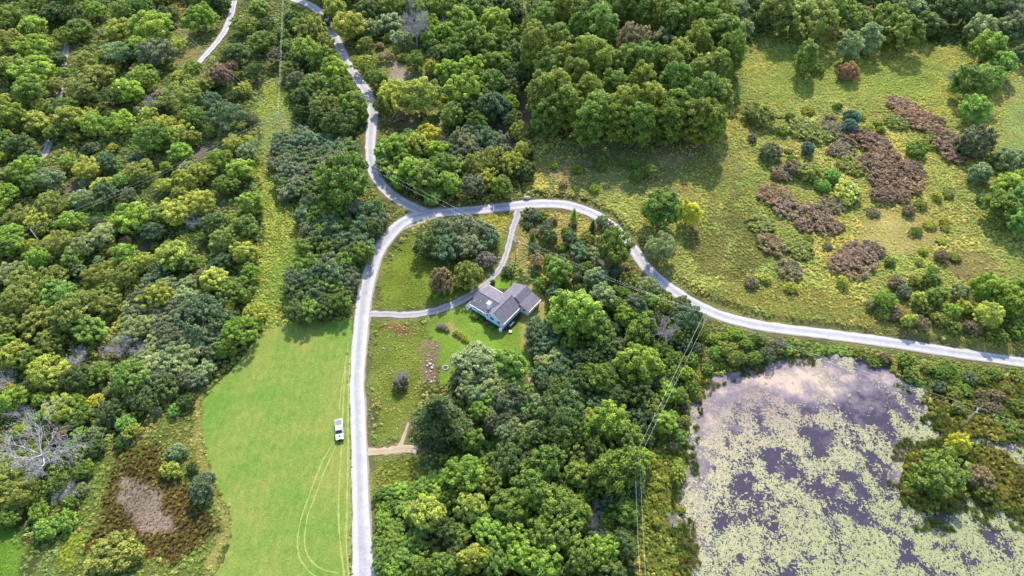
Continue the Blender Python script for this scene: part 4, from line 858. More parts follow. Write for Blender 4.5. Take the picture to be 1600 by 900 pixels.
# dead trees
plant(52, 700, 50, 'dead', 'w', 1.0, 'big bare silvery dead tree in the left wood'); plant(100, 765, 18, 'dead', 'w', 0.6, 'fallen bare branches below the big dead tree'); plant(118, 558, 18, 'dead', 'w', 0.8, 'bare dead tree among olive trees, left of the sumac'); plant(185, 540, 22, 'dead', 'w', 0.9, 'bare dead tree at the edge of the left sumac thicket'); plant(10, 590, 18, 'dead', 'w', 0.8, 'bare dead tree at the left picture edge')
plant(1036, 512, 24, 'dead', 'w', 1.2, 'bare purplish dead tree near the road bend above the pond'); plant(650, 54, 22, 'twig', 'w', 1.6, 'bare grey tree, larger of two left of the grove'); plant(648, 20, 16, 'twig', 'w', 1.6, 'bare grey tree at the top edge left of the grove'); plant(692, 46, 12, 'twig', 'w', 1.4, 'small bare grey tree left of the grove'); plant(928, 800, 15, 'dead', 'w', 1.0, 'bare dead tree below the big round tree'); plant(934, 826, 12, 'dead', 'w', 1.0, 'small bare dead tree near the lower edge'); plant(918, 712, 13, 'dead', 'w', 1.2, 'bare dead treetop left of the big round tree'); plant(932, 878, 11, 'dead', 'w', 1.2, 'bare dead treetop at the lower edge'); plant(1486, 126, 12, 'twig', 'w', 1.2, 'bare grey shrub left of the meadow tree row'); plant(628, 592, 12, 'twig', 'w', 1.4, 'bare grey twigs in the rough grass by the road'); plant(1052, 815, 12, 'twig', 'w', 1.0, 'bare twiggy shrub on the pond edge')
for x, y, r, l in ((300, 345, 14, 'bare grey treetop right of the left wood pole gap'), (215, 545, 14, 'small bare dead tree inside the left sumac thicket'), (20, 640, 16, 'bare dead branches above the big silvery dead tree'), (160, 640, 12, 'bare grey snag beside the lime yellow tree'), (240, 115, 10, 'bare pale snag in the upper left wood')): plant(x, y, r, 'dead', 'w', 0.9, l)
plant(240, 168, 12, 'twig', 'w', 1.4, 'bare grey tree in the upper left wood')
plant(345, 120, 18, 'mat', 'p', 2.0); plant(325, 128, 14, 'mat', 'p', 2.0); plant(362, 105, 12, 'mat', 'p', 2.0)
# sumac thickets
fill([(250, 420), (300, 445), (340, 520), (355, 560), (300, 600), (225, 600), (215, 560), (195, 520), (200, 470)], ['sum'], ['s', 's', 'n'], 15, 20, 40, 5, 0.52)
fill([(432, 215), (475, 205), (560, 232), (545, 250), (500, 270), (470, 310), (440, 300), (428, 260)], ['sum'], ['n', 'k', 'n', 'd'], 14, 19, 30, 6, 0.5)
fill([(465, 300), (500, 310), (560, 320), (605, 330), (592, 372), (570, 400), (550, 440), (535, 490), (490, 496), (452, 490), (450, 440), (475, 400), (478, 360)], ['sum'], ['k', 'e', 'n', 'd', 'e'], 15, 20, 50, 7, 0.5, (1.1, 1.5))
fill([(690, 225), (740, 200), (790, 215), (790, 240), (740, 245), (700, 250)], ['sum'], ['n', 'k'], 14, 19, 14, 8, 0.5, (1.1, 1.5))
fill([(832, 510), (850, 505), (880, 545), (905, 600), (900, 640), (862, 645), (840, 590), (832, 550)], ['sum'], ['k', 's', 'k'], 13, 18, 24, 9, 0.5, (1.1, 1.6))
fill([(705, 590), (760, 585), (830, 605), (845, 640), (840, 680), (790, 690), (750, 660), (735, 620)], ['sum', 'sum', 'shr'], ['s', 's', 'v', 'n'], 13, 19, 30, 10, 0.5, (1.3, 1.9))
fill([(590, 770), (650, 760), (670, 740), (705, 745), (700, 780), (655, 830), (665, 900), (660, 930), (605, 920), (592, 860)], ['sum', 'sum', 'shr'], ['v', 'e', 'b'], 13, 18, 34, 11, 0.5, (0.8, 1.1))
fill([(600, 220), (680, 210), (720, 290), (700, 312), (630, 310), (600, 280)], ['sum', 'fine', 'dec'], ['v', 'b', 'g'], 11, 16, 24, 12, 0.6)
# understorey in the gaps of the woods
fill([(-60, -50), (330, -50), (400, 120), (400, 500), (330, 600), (180, 690), (-60, 720)], ['fine', 'dec', 'shr', 'fine'], list('oyydbstoyny'), 7, 14, 165, 13, 0.66, (0.65, 1.0))
fill([(-120, -60), (-10, -60), (-10, 900), (-120, 900)], ['dec', 'fine'], list('gobd'), 22, 30, 24, 14, 0.7)
fill([(-40, -70), (800, -70), (800, -12), (-40, -12)], ['dec'], list('gobd'), 20, 26, 24, 15, 0.7)
fill([(1190, -70), (1660, -70), (1660, -8), (1190, -8)], ['dec'], list('gdn'), 20, 26, 16, 16, 0.7)
fill([(640, -20), (800, -10), (820, 200), (690, 200), (680, 90)], ['dec', 'fine'], list('egbd'), 12, 17, 24, 17, 0.6)
fill([(840, 660), (1000, 600), (1050, 560), (1020, 660), (965, 930), (690, 930), (700, 760)], ['dec', 'fine', 'shr'], list('egbdk'), 12, 18, 50, 18, 0.6)
fill([(860, 440), (1040, 440), (1090, 500), (1040, 620), (910, 640), (880, 540)], ['dec', 'fine', 'shr'], list('egkdn'), 10, 16, 40, 19, 0.6)
fill([(1075, 505), (1200, 530), (1260, 545), (1180, 562), (1110, 588), (1075, 640), (1065, 700), (1040, 700), (1050, 600)], ['shr', 'fine'], list('gbonv'), 8, 13, 26, 20, 0.75, (0.8, 1.1))
fill([(1280, 545), (1440, 562), (1620, 590), (1620, 640), (1500, 640), (1440, 595), (1380, 568)], ['shr', 'mat'], list('gonhe'), 9, 14, 26, 21, 0.8, (0.8, 1.1))
fill([(1005, 720), (1060, 690), (1070, 880), (1005, 900)], ['shr'], list('gyy'), 5, 8, 6, 22, 1.0)
fill([(1000, 950), (600, 950), (600, 920), (1000, 920)], ['dec'], list('egb'), 20, 26, 12, 24, 0.7)
fill([(455, 20), (520, 40), (570, 190), (560, 225), (470, 200), (450, 100)], ['fine', 'dec'], list('gdeo'), 11, 15, 18, 25, 0.6)
fill([(820, 335), (960, 360), (970, 420), (880, 455), (840, 455)], ['shr', 'fine'], list('gktn'), 7, 11, 22, 26, 0.8)
fill([(560, 40), (690, 60), (700, 200), (600, 200)], ['fine', 'shr'], list('goyt'), 6, 10, 16, 27, 0.9)
fill([(60, 650), (300, 600), (290, 640), (180, 700), (110, 800), (60, 760)], ['shr'], list('gdsv'), 10, 15, 20, 28, 0.8)
fill([(840, 240), (1000, 250), (1020, 290), (850, 300)], ['shr'], list('gbt'), 6, 9, 10, 29, 0.9)
fill([(1180, 160), (1480, 160), (1500, 440), (1150, 460)], ['mat', 'shr'], list('yoghy'), 7, 11, 36, 30, 0.9, (0.8, 1.1))

# ------------------------------------------------------------------ weeds, reeds, lily pads (uncountable cover)
def loose(name, me):
    o_ = bpy.data.objects.new(name, me); return o_
def tuft_leafy(seed, n=34):
    g = np.random.default_rng(seed); d = sph(g, n); d[:, 2] = np.abs(d[:, 2]); r = g.uniform(0.5, 1.0, n)
    P = d*r[:, None]*np.array((0.62, 0.62, 0.7))
    V, F, t = leaf_quads(P, d*0.45+np.array((0, 0, .75))+g.normal(size=(n, 3))*0.4, 0.24*g.uniform(.7, 1.3, n), 0.13*g.uniform(.7, 1.3, n), g, np.clip(g.normal(0.5, 0.2, n), 0, 1))
    me = mesh_np('weed_leaves', V, F, False, {'tint': t}); me.materials.append(M['weed']); return me
def tuft_grass(seed, n=36, h=0.7, lean=0.55):
    g = np.random.default_rng(seed); V = []; F = []; t = []
    for i in range(n):
        a = g.uniform(0, 6.28); r = g.uniform(0, 0.4); b = np.array((math.cos(a)*r, math.sin(a)*r, 0)); az = g.uniform(0, 6.28)
        L_ = g.uniform(0.5, 1)*h; d = np.array((math.cos(az)*lean*g.uniform(.4, 1.3), math.sin(az)*lean*g.uniform(.4, 1.3), 1)); s = np.array((-math.sin(az), math.cos(az), 0))*0.045
        o_ = len(V); m = b+d*L_*0.55; e = b+d*L_*0.9+np.array((d[0], d[1], -.3))*0.25*h
        V += [b-s, b+s, m+s, m-s, e]; F += [(o_, o_+1, o_+2, o_+3), (o_+3, o_+2, o_+4, o_+4)]; t += [np.clip(g.normal(.5, .2), 0, 1)]*5
    me = bpy.data.meshes.new('grass_blades'); me.from_pydata([tuple(v) for v in V], [], [f if f[2] != f[3] else f[:3] for f in F]); 
    at_ = me.attributes.new('tint', 'FLOAT', 'POINT'); at_.data.foreach_set('value', np.array(t, np.float32)); me.materials.append(M['weed']); return me
def pad_mesh(seed):
    g = np.random.default_rng(seed); V = []; Fs = []; t = []
    for k in range(5):
        c = g.normal(size=2)*0.55 if k else np.zeros(2); r = g.uniform(0.26, 0.4); o_ = len(V); a0 = g.uniform(0, 6.28); n = 8; zz = 0.012*k
        V.append((c[0], c[1], zz+0.01))
        for i in range(n): a = a0+0.25+(2*math.pi-0.5)*i/(n-1); V.append((c[0]+r*math.cos(a), c[1]+r*math.sin(a), zz+g.uniform(0, .03)))
        for i in range(n-1): Fs.append((o_, o_+1+i, o_+2+i))
        t += [np.clip(g.normal(.5, .17), 0, 1)]*(n+1)
    me = mesh_np('lily_pads', V, np.array(Fs), False, {'tint': np.array(t)}); me.materials.append(M['weed']); return me
def scatter(name, P, scl, rot, colr, idx, protos, label, cat):
    n = len(P); me = bpy.data.meshes.new(name); me.vertices.add(n); me.vertices.foreach_set('co', np.asarray(P, np.float32).ravel())
    def att(nm, ty, key, arr): a = me.attributes.new(nm, ty, 'POINT'); a.data.foreach_set(key, np.asarray(arr).ravel())
    att('scl', 'FLOAT', 'value', np.asarray(scl, np.float32)); att('rotz', 'FLOAT_VECTOR', 'vector', np.c_[np.zeros(n), np.zeros(n), rot].astype(np.float32))
    att('idx', 'INT', 'value', np.asarray(idx, np.int32)); att('tintcol', 'FLOAT_COLOR', 'color', np.c_[colr, np.ones(n)].astype(np.float32))
    o_ = link(name, me); g = bpy.data.node_groups.new(name, 'GeometryNodeTree')
    g.interface.new_socket('Geometry', in_out='INPUT', socket_type='NodeSocketGeometry'); g.interface.new_socket('Geometry', in_out='OUTPUT', socket_type='NodeSocketGeometry')
    N = g.nodes; L = g.links; gi = N.new('NodeGroupInput'); go = N.new('NodeGroupOutput')
    jn = N.new('GeometryNodeJoinGeometry')
    for p in protos[::-1]:
        oi = N.new('GeometryNodeObjectInfo'); oi.inputs['Object'].default_value = p; oi.inputs['As Instance'].default_value = True; L.new(oi.outputs['Geometry'], jn.inputs[0])
    ip = N.new('GeometryNodeInstanceOnPoints'); ip.inputs['Pick Instance'].default_value = True
    def na(nm, ty):
        q = N.new('GeometryNodeInputNamedAttribute'); q.data_type = ty; q.inputs['Name'].default_value = nm; return q.outputs['Attribute']
    mp = N.new('GeometryNodeMeshToPoints'); L.new(gi.outputs[0], mp.inputs['Mesh']); L.new(mp.outputs[0], ip.inputs['Points']); L.new(jn.outputs[0], ip.inputs['Instance'])
    L.new(na('idx', 'INT'), ip.inputs['Instance Index']); L.new(na('rotz', 'FLOAT_VECTOR'), ip.inputs['Rotation']); L.new(na('scl', 'FLOAT'), ip.inputs['Scale'])
    L.new(ip.outputs[0], go.inputs[0])
    md = o_.modifiers.new('scatter', 'NODES'); md.node_group = g
    tag(o_, label, cat, kind='stuff'); return o_
weeds_p = [loose('weed_a', tuft_leafy(1)), loose('weed_b', tuft_leafy(2)), loose('weed_c', tuft_leafy(3, 26)), loose('grass_a', tuft_grass(4)), loose('grass_b', tuft_grass(5, 30, 0.8, 0.7)), loose('reed_a', tuft_grass(6, 40, 1.5, 0.28)), loose('reed_b', tuft_grass(7, 34, 1.3, 0.35))]
g = np.random.default_rng(21)
NW = 420000
sx = g.uniform(-30, 1630, NW); 
# even on the ground: area per survey row grows towards the top
yy = np.linspace(-15, 925, 400); wgt = np.array([mpp(y)**3 for y in yy]); cdf = np.cumsum(wgt); cdf /= cdf[-1]
sy = np.interp(g.uniform(0, 1, NW), cdf, yy)
t_ = CAM_H/(sP+(sy-450)/FPX*cP); X = (sx-800)/FPX*t_; Y = (cP-(sy-450)/FPX*sP)*t_
area = (sum(1660*mpp(y)*abs(at(800, y)[1]-at(800, y+1)[1]) for y in range(-15, 925)))
dens0 = NW/area
pi_ = patch_index(sx+g.normal(size=NW)*4.5, sy+g.normal(size=NW)*3.5, X, Y)
lawn_p = patch_index(sx, sy, X, Y); pi_ = np.where(np.array([p[3] for p in PATCH])[lawn_p] < 0.05, lawn_p, pi_)
rc = road_clear(X, Y)
zz = ground_z(X, Y)
dens = np.array([p[3] for p in PATCH])[pi_]*2.3
keep = (g.uniform(0, 1, NW) < dens/dens0) & (rc > g.uniform(-0.12, 0.6, NW)) & (zz > -0.3)
keep &= ~inside(sx+g.normal(size=NW)*3.5, sy+g.normal(size=NW)*3.0, FIELD)
house_poly = [(728, 470), (742, 452), (768, 440), (790, 452), (808, 436), (845, 462), (820, 495), (790, 520), (760, 505)]
keep &= ~inside(sx, sy, house_poly)
sx, sy, X, Y, zz, pi_, rc = (a[keep] for a in (sx, sy, X, Y, zz, pi_, rc))
n = len(X)
colr = np.zeros((n, 3)); style = np.array([p[5] for p in PATCH])[pi_]; size = np.array([p[4] for p in PATCH])[pi_]
clump = fnoise(X, Y, 8, 55); fine_n = vnoise(X, Y, 2.5, 56)
for i, p in enumerate(PATCH):
    m = np.where(pi_ == i)[0]
    if not len(m): continue
    pal = np.array([C(*c, k=1.12) for c in p[2]]); k = ((clump[m]*1.9-0.45+g.normal(size=len(m))*0.16)*len(pal)).astype(int).clip(0, len(pal)-1)
    colr[m] = pal[k]
# dry grass fringe along the roads
fr = (rc < 1.6) & (g.uniform(0, 1, n) < 0.45); colr[fr] = np.array(C(186, 172, 112, k=0.85)); style[fr] = 1
dry = np.clip(fnoise(X, Y, 20, 57, 4)*2.2-0.6, 0, 1)[:, None]; colr *= np.array((0.80, 0.98, 0.80))*(1-dry)+np.array((1.36, 1.15, 1.12))*dry
colr *= (g.normal(1, 0.08, n).clip(.6, 1.4))[:, None]
size = 0.8*size*g.uniform(0.6, 1.4, n)*(0.75+0.5*fine_n)*np.where(rc < 1.5, 0.6, 1)
idx = np.where(style == 0, g.integers(0, 3, n), np.where(style == 1, np.where(g.uniform(0, 1, n) < 0.2, g.integers(0, 3, n), g.integers(3, 5, n)), np.where(g.uniform(0, 1, n) < 0.2, 0, g.integers(5, 7, n))))
scatter('meadow_weeds', np.c_[X, Y, zz], size, g.uniform(0, 6.28, n), colr, idx, weeds_p, 'tall weeds and rough grass covering the meadows and wood floor', 'weeds')
# lily pads
NP = 90000
lx = g.uniform(1040, 1640, NP); ly = np.interp(g.uniform(0, 1, NP), np.linspace(0, 1, 300), np.interp(np.linspace(0, 1, 300), np.cumsum(np.array([mpp(y)**3 for y in np.linspace(545, 930, 300)]))/np.sum([mpp(y)**3 for y in np.linspace(545, 930, 300)]), np.linspace(545, 930, 300)))
Pl = [at(a, b, WATER_Z+0.01) for a, b in zip(lx, ly)]; Pl = np.array(Pl)
big = fnoise(Pl[:, 0], Pl[:, 1], 11, 61, 4); small = fnoise(Pl[:, 0], Pl[:, 1], 3.2, 62, 3)
want = 0.60+np.clip((ly-600)/300, -0.1, 1)*0.15-0.15*np.exp(-(((lx-1340)/45)**2+((ly-630)/40)**2))-0.16*np.exp(-(((lx-1215)/120)**2+((ly-580)/20)**2))-0.22*np.exp(-(((lx-1240)/22)**2+((ly-880)/40)**2))-0.4*np.exp(-(((lx-1385)/40)**2+((ly-575)/16)**2))-0.12*np.exp(-(((lx-1215)/30)**2+((ly-740)/30)**2))
keep = (big*0.45+small*0.55 < want-0.155+g.normal(size=NP)*0.065) & (ground_z(Pl[:, 0], Pl[:, 1]) < WATER_Z-0.1)
Pl = Pl[keep]; lx = lx[keep]; ly = ly[keep]; n = len(Pl)
c0 = np.array(C(220, 212, 168, k=0.6)); c1 = np.array(C(202, 206, 148, k=0.58)); c2 = np.array(C(206, 184, 172, k=0.5))
mixg = np.clip((lx-1150)/350+(ly-700)/300, 0, 1)[:, None]; mixp = (0.95*np.exp(-(((lx-1180)/150)**2+((ly-615)/60)**2)))[:, None]
pc = (c0*(1-mixg)+c1*mixg)*(1-mixp)+c2*mixp; pc = pc*(g.normal(1, .12, n).clip(.6, 1.3))[:, None]
scatter('lily_pads', Pl, g.uniform(0.16, 0.40, n), g.uniform(0, 6.28, n), pc, g.integers(0, 3, n), [loose('pad_%s' % c, pad_mesh(i)) for i, c in enumerate('abc')], 'pale green lily pads floating all over the pond', 'lily pads')
# reeds standing in the shallows
NR = 26000
q = g.uniform(0, 1, NR); rx_ = g.uniform(1050, 1640, NR); ry_ = g.uniform(550, 910, NR); Pr = np.array([at(a, b) for a, b in zip(rx_, ry_)])
pdist = poly_dist(Pr[:, 0], Pr[:, 1], [tuple(at(*p)[:2]) for p in POND]); zr_ = ground_z(Pr[:, 0], Pr[:, 1])
nz = fnoise(Pr[:, 0], Pr[:, 1], 4.5, 71)
keep = ((pdist < 2.6) & (nz > 0.5)) | ((rx_ > 1430) & (ry_ > 600) & (ry_ < 830) & (nz > 0.46) & (zr_ < 0))
Pr = Pr[keep]; n = len(Pr); zr_ = np.maximum(zr_[keep], WATER_Z-0.3)
pal = np.array([C(128, 142, 66, .8), C(110, 122, 56, .8), C(150, 150, 72, .8), C(130, 110, 64, .8)]); rc_ = pal[(nz[keep]*9).astype(int) % 4]*(g.normal(1, .15, n).clip(.6, 1.4))[:, None]
scatter('reeds', np.c_[Pr[:, :2], zr_], g.uniform(0.5, 0.95, n), g.uniform(0, 6.28, n), rc_, g.integers(0, 2, n), weeds_p[5:], 'dark green reeds along the pond shore and marsh', 'reeds')

# ------------------------------------------------------------------ house
M['shingle'] = plain('roof_shingle', (0.13, 0.114, 0.138), 0.85, var=0.42, scale=0.9, spec=0.4, bump=0.2)
M['wall_blue'] = plain('blue_siding', (0.56, 0.74, 0.86), 0.6, var=0.06, scale=1.5)
M['white'] = plain('white_trim', (0.80, 0.80, 0.80), 0.5, var=0.05)
M['pane'] = plain('window_glass', (0.02, 0.025, 0.035), 0.08, var=0.1, spec=0.6)
M['stone_white'] = plain('painted_masonry', (0.74, 0.73, 0.74), 0.8, var=0.12, scale=5)
M['deck'] = plain('bleached_boards', (0.55, 0.49, 0.40), 0.8, var=0.15, scale=4)
U = Vector((0.607, 0.794, 0)).normalized(); V_ = Vector((-U.y, U.x, 0)); O = Vector((-2.5, 118.7, 0))
house = empty('house', O, math.atan2(U.y, U.x))      # local x = along main ridge, local y = towards the garage wing
tag(house, 'light blue house with grey shingle roofs and white chimney', 'house')
def roof_slab(name, a, b, c, d, th=0.16):
    a, b, c, d = map(Vector, (a, b, c, d)); n_ = (b-a).cross(d-a).normalized()
    if n_.z < 0: n_ = -n_
    mb = MB(); mb.solid([p-n_*th for p in (a, b, c, d)], [a, b, c, d]); return mb.build(name, M['shingle'], house)
def gable_wall(pts, x0, x1, mat):
    """profile in (y, z), extruded along x"""
    mb = MB(); mb.solid([(x0, y, z) for y, z in pts], [(x1, y, z) for y, z in pts]); return mb.build('wall', mat, house)
# main block (front gable at x = 0)
gable_wall([(0.35, -0.2), (6.65, -0.2), (6.65, 2.72), (3.5, 4.78), (0.35, 2.72)], 0.35, 8.9, M['wall_blue'])
r1 = roof_slab('roof', (0, 0, 2.65), (8.75, 0, 2.65), (8.75, 3.5, 5.0), (0, 3.5, 5.0))
r2 = roof_slab('roof', (0, 3.5, 5.0), (8.75, 3.5, 5.0), (8.75, 7.05, 2.65), (0, 7.05, 2.65))
mb = MB(); mb.tube((-0.02, 3.5, 5.02), (8.77, 3.5, 5.02), 0.09, 0.09, 6); mb.build('ridge_cap', M['shingle'], r1)
# garage wing, ridge across
mb = MB(); mb.solid([(0.6, y, z) for y, z in ((6.7, -.2), (12.2, -.2), (12.2, 2.5), (6.7, 2.5))], [(8.9, y, z) for y, z in ((6.7, -.2), (12.2, -.2), (12.2, 2.5), (6.7, 2.5))]); mb.build('wall', M['wall_blue'], house)
mb = MB(); mb.solid([(0.6, 12.0, 2.5), (8.9, 12.0, 2.5), (4.3, 12.0, 4.18)], [(0.6, 12.2, 2.5), (8.9, 12.2, 2.5), (4.3, 12.2, 4.18)]); mb.build('gable', M['wall_blue'], house)
w1 = roof_slab('roof', (0.25, 4.6, 2.52), (0.25, 12.5, 2.52), (4.3, 12.5, 4.38), (4.3, 4.6, 4.38))
w2 = roof_slab('roof', (4.3, 5.0, 4.38), (4.3, 12.5, 4.38), (9.25, 12.5, 2.62), (9.25, 6.4, 2.62))
mb = MB(); mb.tube((4.3, 4.8, 4.39), (4.3, 12.52, 4.39), 0.08, 0.08, 6); mb.build('ridge_cap', M['shingle'], w1)
# rear block with a lean-to on the right
gable_wall([(0.75, -.2), (6.8, -.2), (6.8, 2.55), (2.5, 4.42), (0.75, 3.22)], 8.9, 14.2, M['wall_blue'])
b1 = roof_slab('roof', (8.75, 2.5, 4.62), (14.5, 2.5, 4.62), (14.5, 7.1, 2.62), (8.75, 7.1, 2.62))
b2 = roof_slab('roof', (8.75, 0.6, 3.42), (14.5, 0.6, 3.42), (14.5, 2.5, 4.62), (8.75, 2.5, 4.62))
gable_wall([(-2.55, -.2), (0.75, -.2), (0.75, 3.2), (-2.55, 2.28)], 8.55, 14.0, M['white'])
b3 = roof_slab('roof', (8.25, -2.85, 2.34), (14.3, -2.85, 2.34), (14.3, 0.62, 3.38), (8.25, 0.62, 3.38))
# trim: barge boards, gutters
mb = MB()
for ya, za, yb, zb in ((-0.02, 2.52, 3.5, 4.87), (3.5, 4.87, 7.07, 2.52)):
    mb.solid([(-0.06, ya, za-.16), (-0.06, yb, zb-.16), (-0.06, yb, zb+.06), (-0.06, ya, za+.06)], [(-0.01, ya, za-.16), (-0.01, yb, zb-.16), (-0.01, yb, zb+.06), (-0.01, ya, za+.06)])
mb.build('barge_board', M['white'], house)
mb = MB(); mb.box(0, 8.2, -0.14, -0.02, 2.44, 2.62); mb.build('gutter', M['white'], house)
mb = MB(); mb.box(8.25, 14.3, -2.99, -2.87, 2.12, 2.32); mb.build('gutter', M['white'], house)
mb = MB(); mb.box(0.12, 0.235, 7.1, 12.5, 2.3, 2.48); mb.build('gutter', M['white'], house)
mb = MB(); mb.box(9.27, 9.38, 7.2, 12.5, 2.4, 2.58); mb.build('gutter', M['white'], house)
# chimney
ch = MB(); ch.box(1.55, 2.5, 6.2, 7.0, 2.4, 5.5); ch = ch.build('chimney', M['stone_white'], house)
mb = MB(); mb.box(1.42, 2.63, 6.07, 7.13, 5.5, 5.66); mb.build('cap', M['stone_white'], ch)
for k in (0, 1): mb = MB(); mb.tube((1.8+0.45*k, 6.6, 5.66), (1.8+0.45*k, 6.6, 5.95), 0.15, 0.13, 10); mb.build('flue', M['deck'], ch)
for k, (x, y, z) in enumerate(((2.2, 9.9, 3.25), (1.5, 11.6, 3.0), (7.4, 9.2, 3.2))):
    mb = MB(); mb.tube((x, y, z), (x, y, z+0.55), 0.07, 0.07, 8); mb.build('vent_pipe', M['white'], house)
def window(x, y, z, w_, h_, axis_):
    """axis_ 'x-' faces the gable side, 'y-' faces the right side"""
    f = MB(); t = 0.09
    def bar(a0, a1, z0, z1, d0, d1):
        if axis_ == 'x-': return (x-d1, x-d0, a0, a1, z0, z1)
        return (a0, a1, y-d1, y-d0, z0, z1)
    a = y if axis_ == 'x-' else x
    for a0, a1, z0, z1 in ((a-w_/2-t, a-w_/2, z-t, z+h_+t), (a+w_/2, a+w_/2+t, z-t, z+h_+t), (a-w_/2, a+w_/2, z-t, z), (a-w_/2, a+w_/2, z+h_, z+h_+t), (a-0.025, a+0.025, z, z+h_)):
        f.box(*bar(a0, a1, z0, z1, 0.0, 0.06))
    fo = f.build('window', M['white'], house)
    p = MB(); p.box(*bar(a-w_/2, a+w_/2, z, z+h_, 0.005, 0.02)); p.build('pane', M['pane'], fo)
    s_ = MB(); s_.box(*bar(a-w_/2-.12, a+w_/2+.12, z-t-.06, z-t, 0.0, 0.14)); s_.build('sill', M['white'], fo)
window(0.345, 4.3, 1.2, 1.3, 1.2, 'x-'); window(0.345, 1.9, 1.1, 0.9, 1.2, 'x-'); window(0.345, 6.0, 1.6, 0.6, 0.7, 'x-')
window(2.2, 0.345, 1.2, 1.1, 1.0, 'y-'); window(5.2, 0.345, 1.2, 1.3, 1.0, 'y-'); window(8.545, -1.1, 1.2, 0.9, 0.9, 'x-'); window(10.2, -2.555, 1.1, 1.0, 0.8, 'y-'); window(12.6, -2.555, 1.1, 1.0, 0.8, 'y-')
window(0.595, 8.6, 1.0, 1.1, 0.9, 'x-'); window(0.595, 10.9, 1.0, 0.9, 0.9, 'x-')
d_ = MB(); d_.box(6.5, 7.4, 0.27, 0.345, 0.05, 2.05); d_ = d_.build('door', M['white'], house); mb = MB(); mb.tube((7.25, 0.2, 1.0), (7.25, 0.27, 1.0), 0.05, 0.05, 8); mb.build('handle', M['steel'], d_)
mb = MB(); mb.box(4.8, 7.6, 12.205, 12.26, 0.05, 2.15); gd = mb.build('garage_door', M['white'], house)
for k in range(3): mb = MB(); mb.box(4.95, 7.45, 12.262, 12.275, 0.2+0.65*k, 0.72+0.65*k); mb.build('panel', M['white'], gd)
mb = MB()
for k in range(3): mb.box(0.2-0.35*k, 2.6, 12.6, 14.2-0.3*k, -0.1, 0.18*(3-k)-0.02*k)
mb.build('steps', M['deck'], house)
mb = MB(); mb.box(9.4, 10.3, 7.2, 13.2, -0.1, 0.07); o = mb.build('walkway', M['deck'])
o.location = O; o.rotation_euler = house.rotation_euler; tag(o, 'pale paved walkway along the upper wall of the house', 'walkway', kind='structure')
def hp(x, y, z=0): return O+U*x+V_*y+Vector((0, 0, z))
# white gas tank at the gable corner
tk = empty('gas_tank', hp(-0.75, 0.35), 0); tag(tk, 'white upright gas tank at the front corner of the house', 'tank')
mb = MB(); mb.lathe([(0.1, 0.12), (0.38, 0.2), (0.5, 0.45), (0.5, 1.15), (0.4, 1.38), (0.15, 1.48)], 16); mb.build('body', M['white'], tk, True)
mb = MB(); mb.lathe([(0.4, 0.0), (0.4, 0.2), (0.36, 0.2), (0.36, 0.02)], 14); mb.build('foot_ring', M['white'], tk)
mb = MB(); mb.lathe([(0.17, 1.44), (0.17, 1.62), (0.14, 1.62), (0.14, 1.46)], 12); mb.build('valve_collar', M['white'], tk)
def bench(name, loc, rz, mat, label, L_=1.5):
    b = empty(name, loc, rz); tag(b, label, 'bench')
    for k in range(4): mb = MB(); mb.box(-L_/2, L_/2, -0.22+0.12*k, -0.13+0.12*k, 0.42, 0.46); mb.build('seat_slat', mat, b)
    for k in range(3): mb = MB(); mb.box(-L_/2, L_/2, 0.26, 0.30, 0.55+0.13*k, 0.64+0.13*k); mb.build('back_slat', mat, b)
    for x in (-L_/2+.08, L_/2-.08):
        for y in (-0.2, 0.26): mb = MB(); mb.box(x-.03, x+.03, y-.03, y+.03, 0, 0.42 if y < 0 else 0.92); mb.build('leg', mat, b)
        mb = MB(); mb.box(x-.03, x+.03, -0.24, 0.25, 0.62, 0.66); mb.build('armrest', mat, b)
ang = math.atan2(U.y, U.x)
bench('garden_bench', hp(4.2, 13.3), ang+math.pi/2+math.pi, M['white'], 'white bench outside the driveway end of the house', 1.9)
bench('garden_bench', hp(3.0, -0.75), ang+math.pi, M['white'], 'white slatted bench against the right wall of the house', 1.7)
tb = empty('wash_tub', at(797.5, 519), 0); tag(tb, 'small white round tub on the lawn right of house', 'tub')
mb = MB(); mb.lathe([(0.3, 0), (0.42, 0.4), (0.46, 0.42), (0.44, 0.45), (0.38, 0.42), (0.28, 0.08)], 16); mb.build('bowl', M['white'], tb, True)
for s in (-1, 1): mb = MB(); mb.tube((0.42*s, -.1, .34), (0.52*s, 0, .38), .02, .02, 6); mb.tube((0.52*s, 0, .38), (0.42*s, .1, .34), .02, .02, 6); mb.build('handle', M['steel'], tb)

# fire ring, stones, garden plants
def rock_mesh(seed, col_mat):
    bm = bmesh.new(); bmesh.ops.create_icosphere(bm, subdivisions=2, radius=1); r = random.Random(seed)
    ax = [Vector((r.gauss(0, 1), r.gauss(0, 1), r.gauss(0, 1))).normalized() for _ in range(9)]
    for v in bm.verts:
        for a in ax:
            d = v.co.dot(a)
            if d > 0.72: v.co -= a*(d-0.72)
        v.co.z *= 0.65
    me = bpy.data.meshes.new('rock'); bm.to_mesh(me); bm.free(); me.materials.append(col_mat); return me
M['rock'] = plain('pale_rock', (0.36, 0.33, 0.32), 0.9, var=0.25, scale=2, bump=0.3); M['ash'] = plain('ash', (0.05, 0.045, 0.045), 1.0, var=0.4, scale=5)
rocks = [rock_mesh(s, M['rock']) for s in (1, 2, 3, 4)]
fp = empty('fire_ring', at(696, 575), 0); tag(fp, 'round stone fire ring with ashes on the lawn', 'fire pit')
for k in range(11):
    a = 2*math.pi*k/11; q = link('stone', rocks[k % 4], None, fp, (0.72*math.cos(a), 0.72*math.sin(a), 0.12)); q.scale = (0.24, 0.22, 0.26); q.rotation_euler = (0, 0, a)
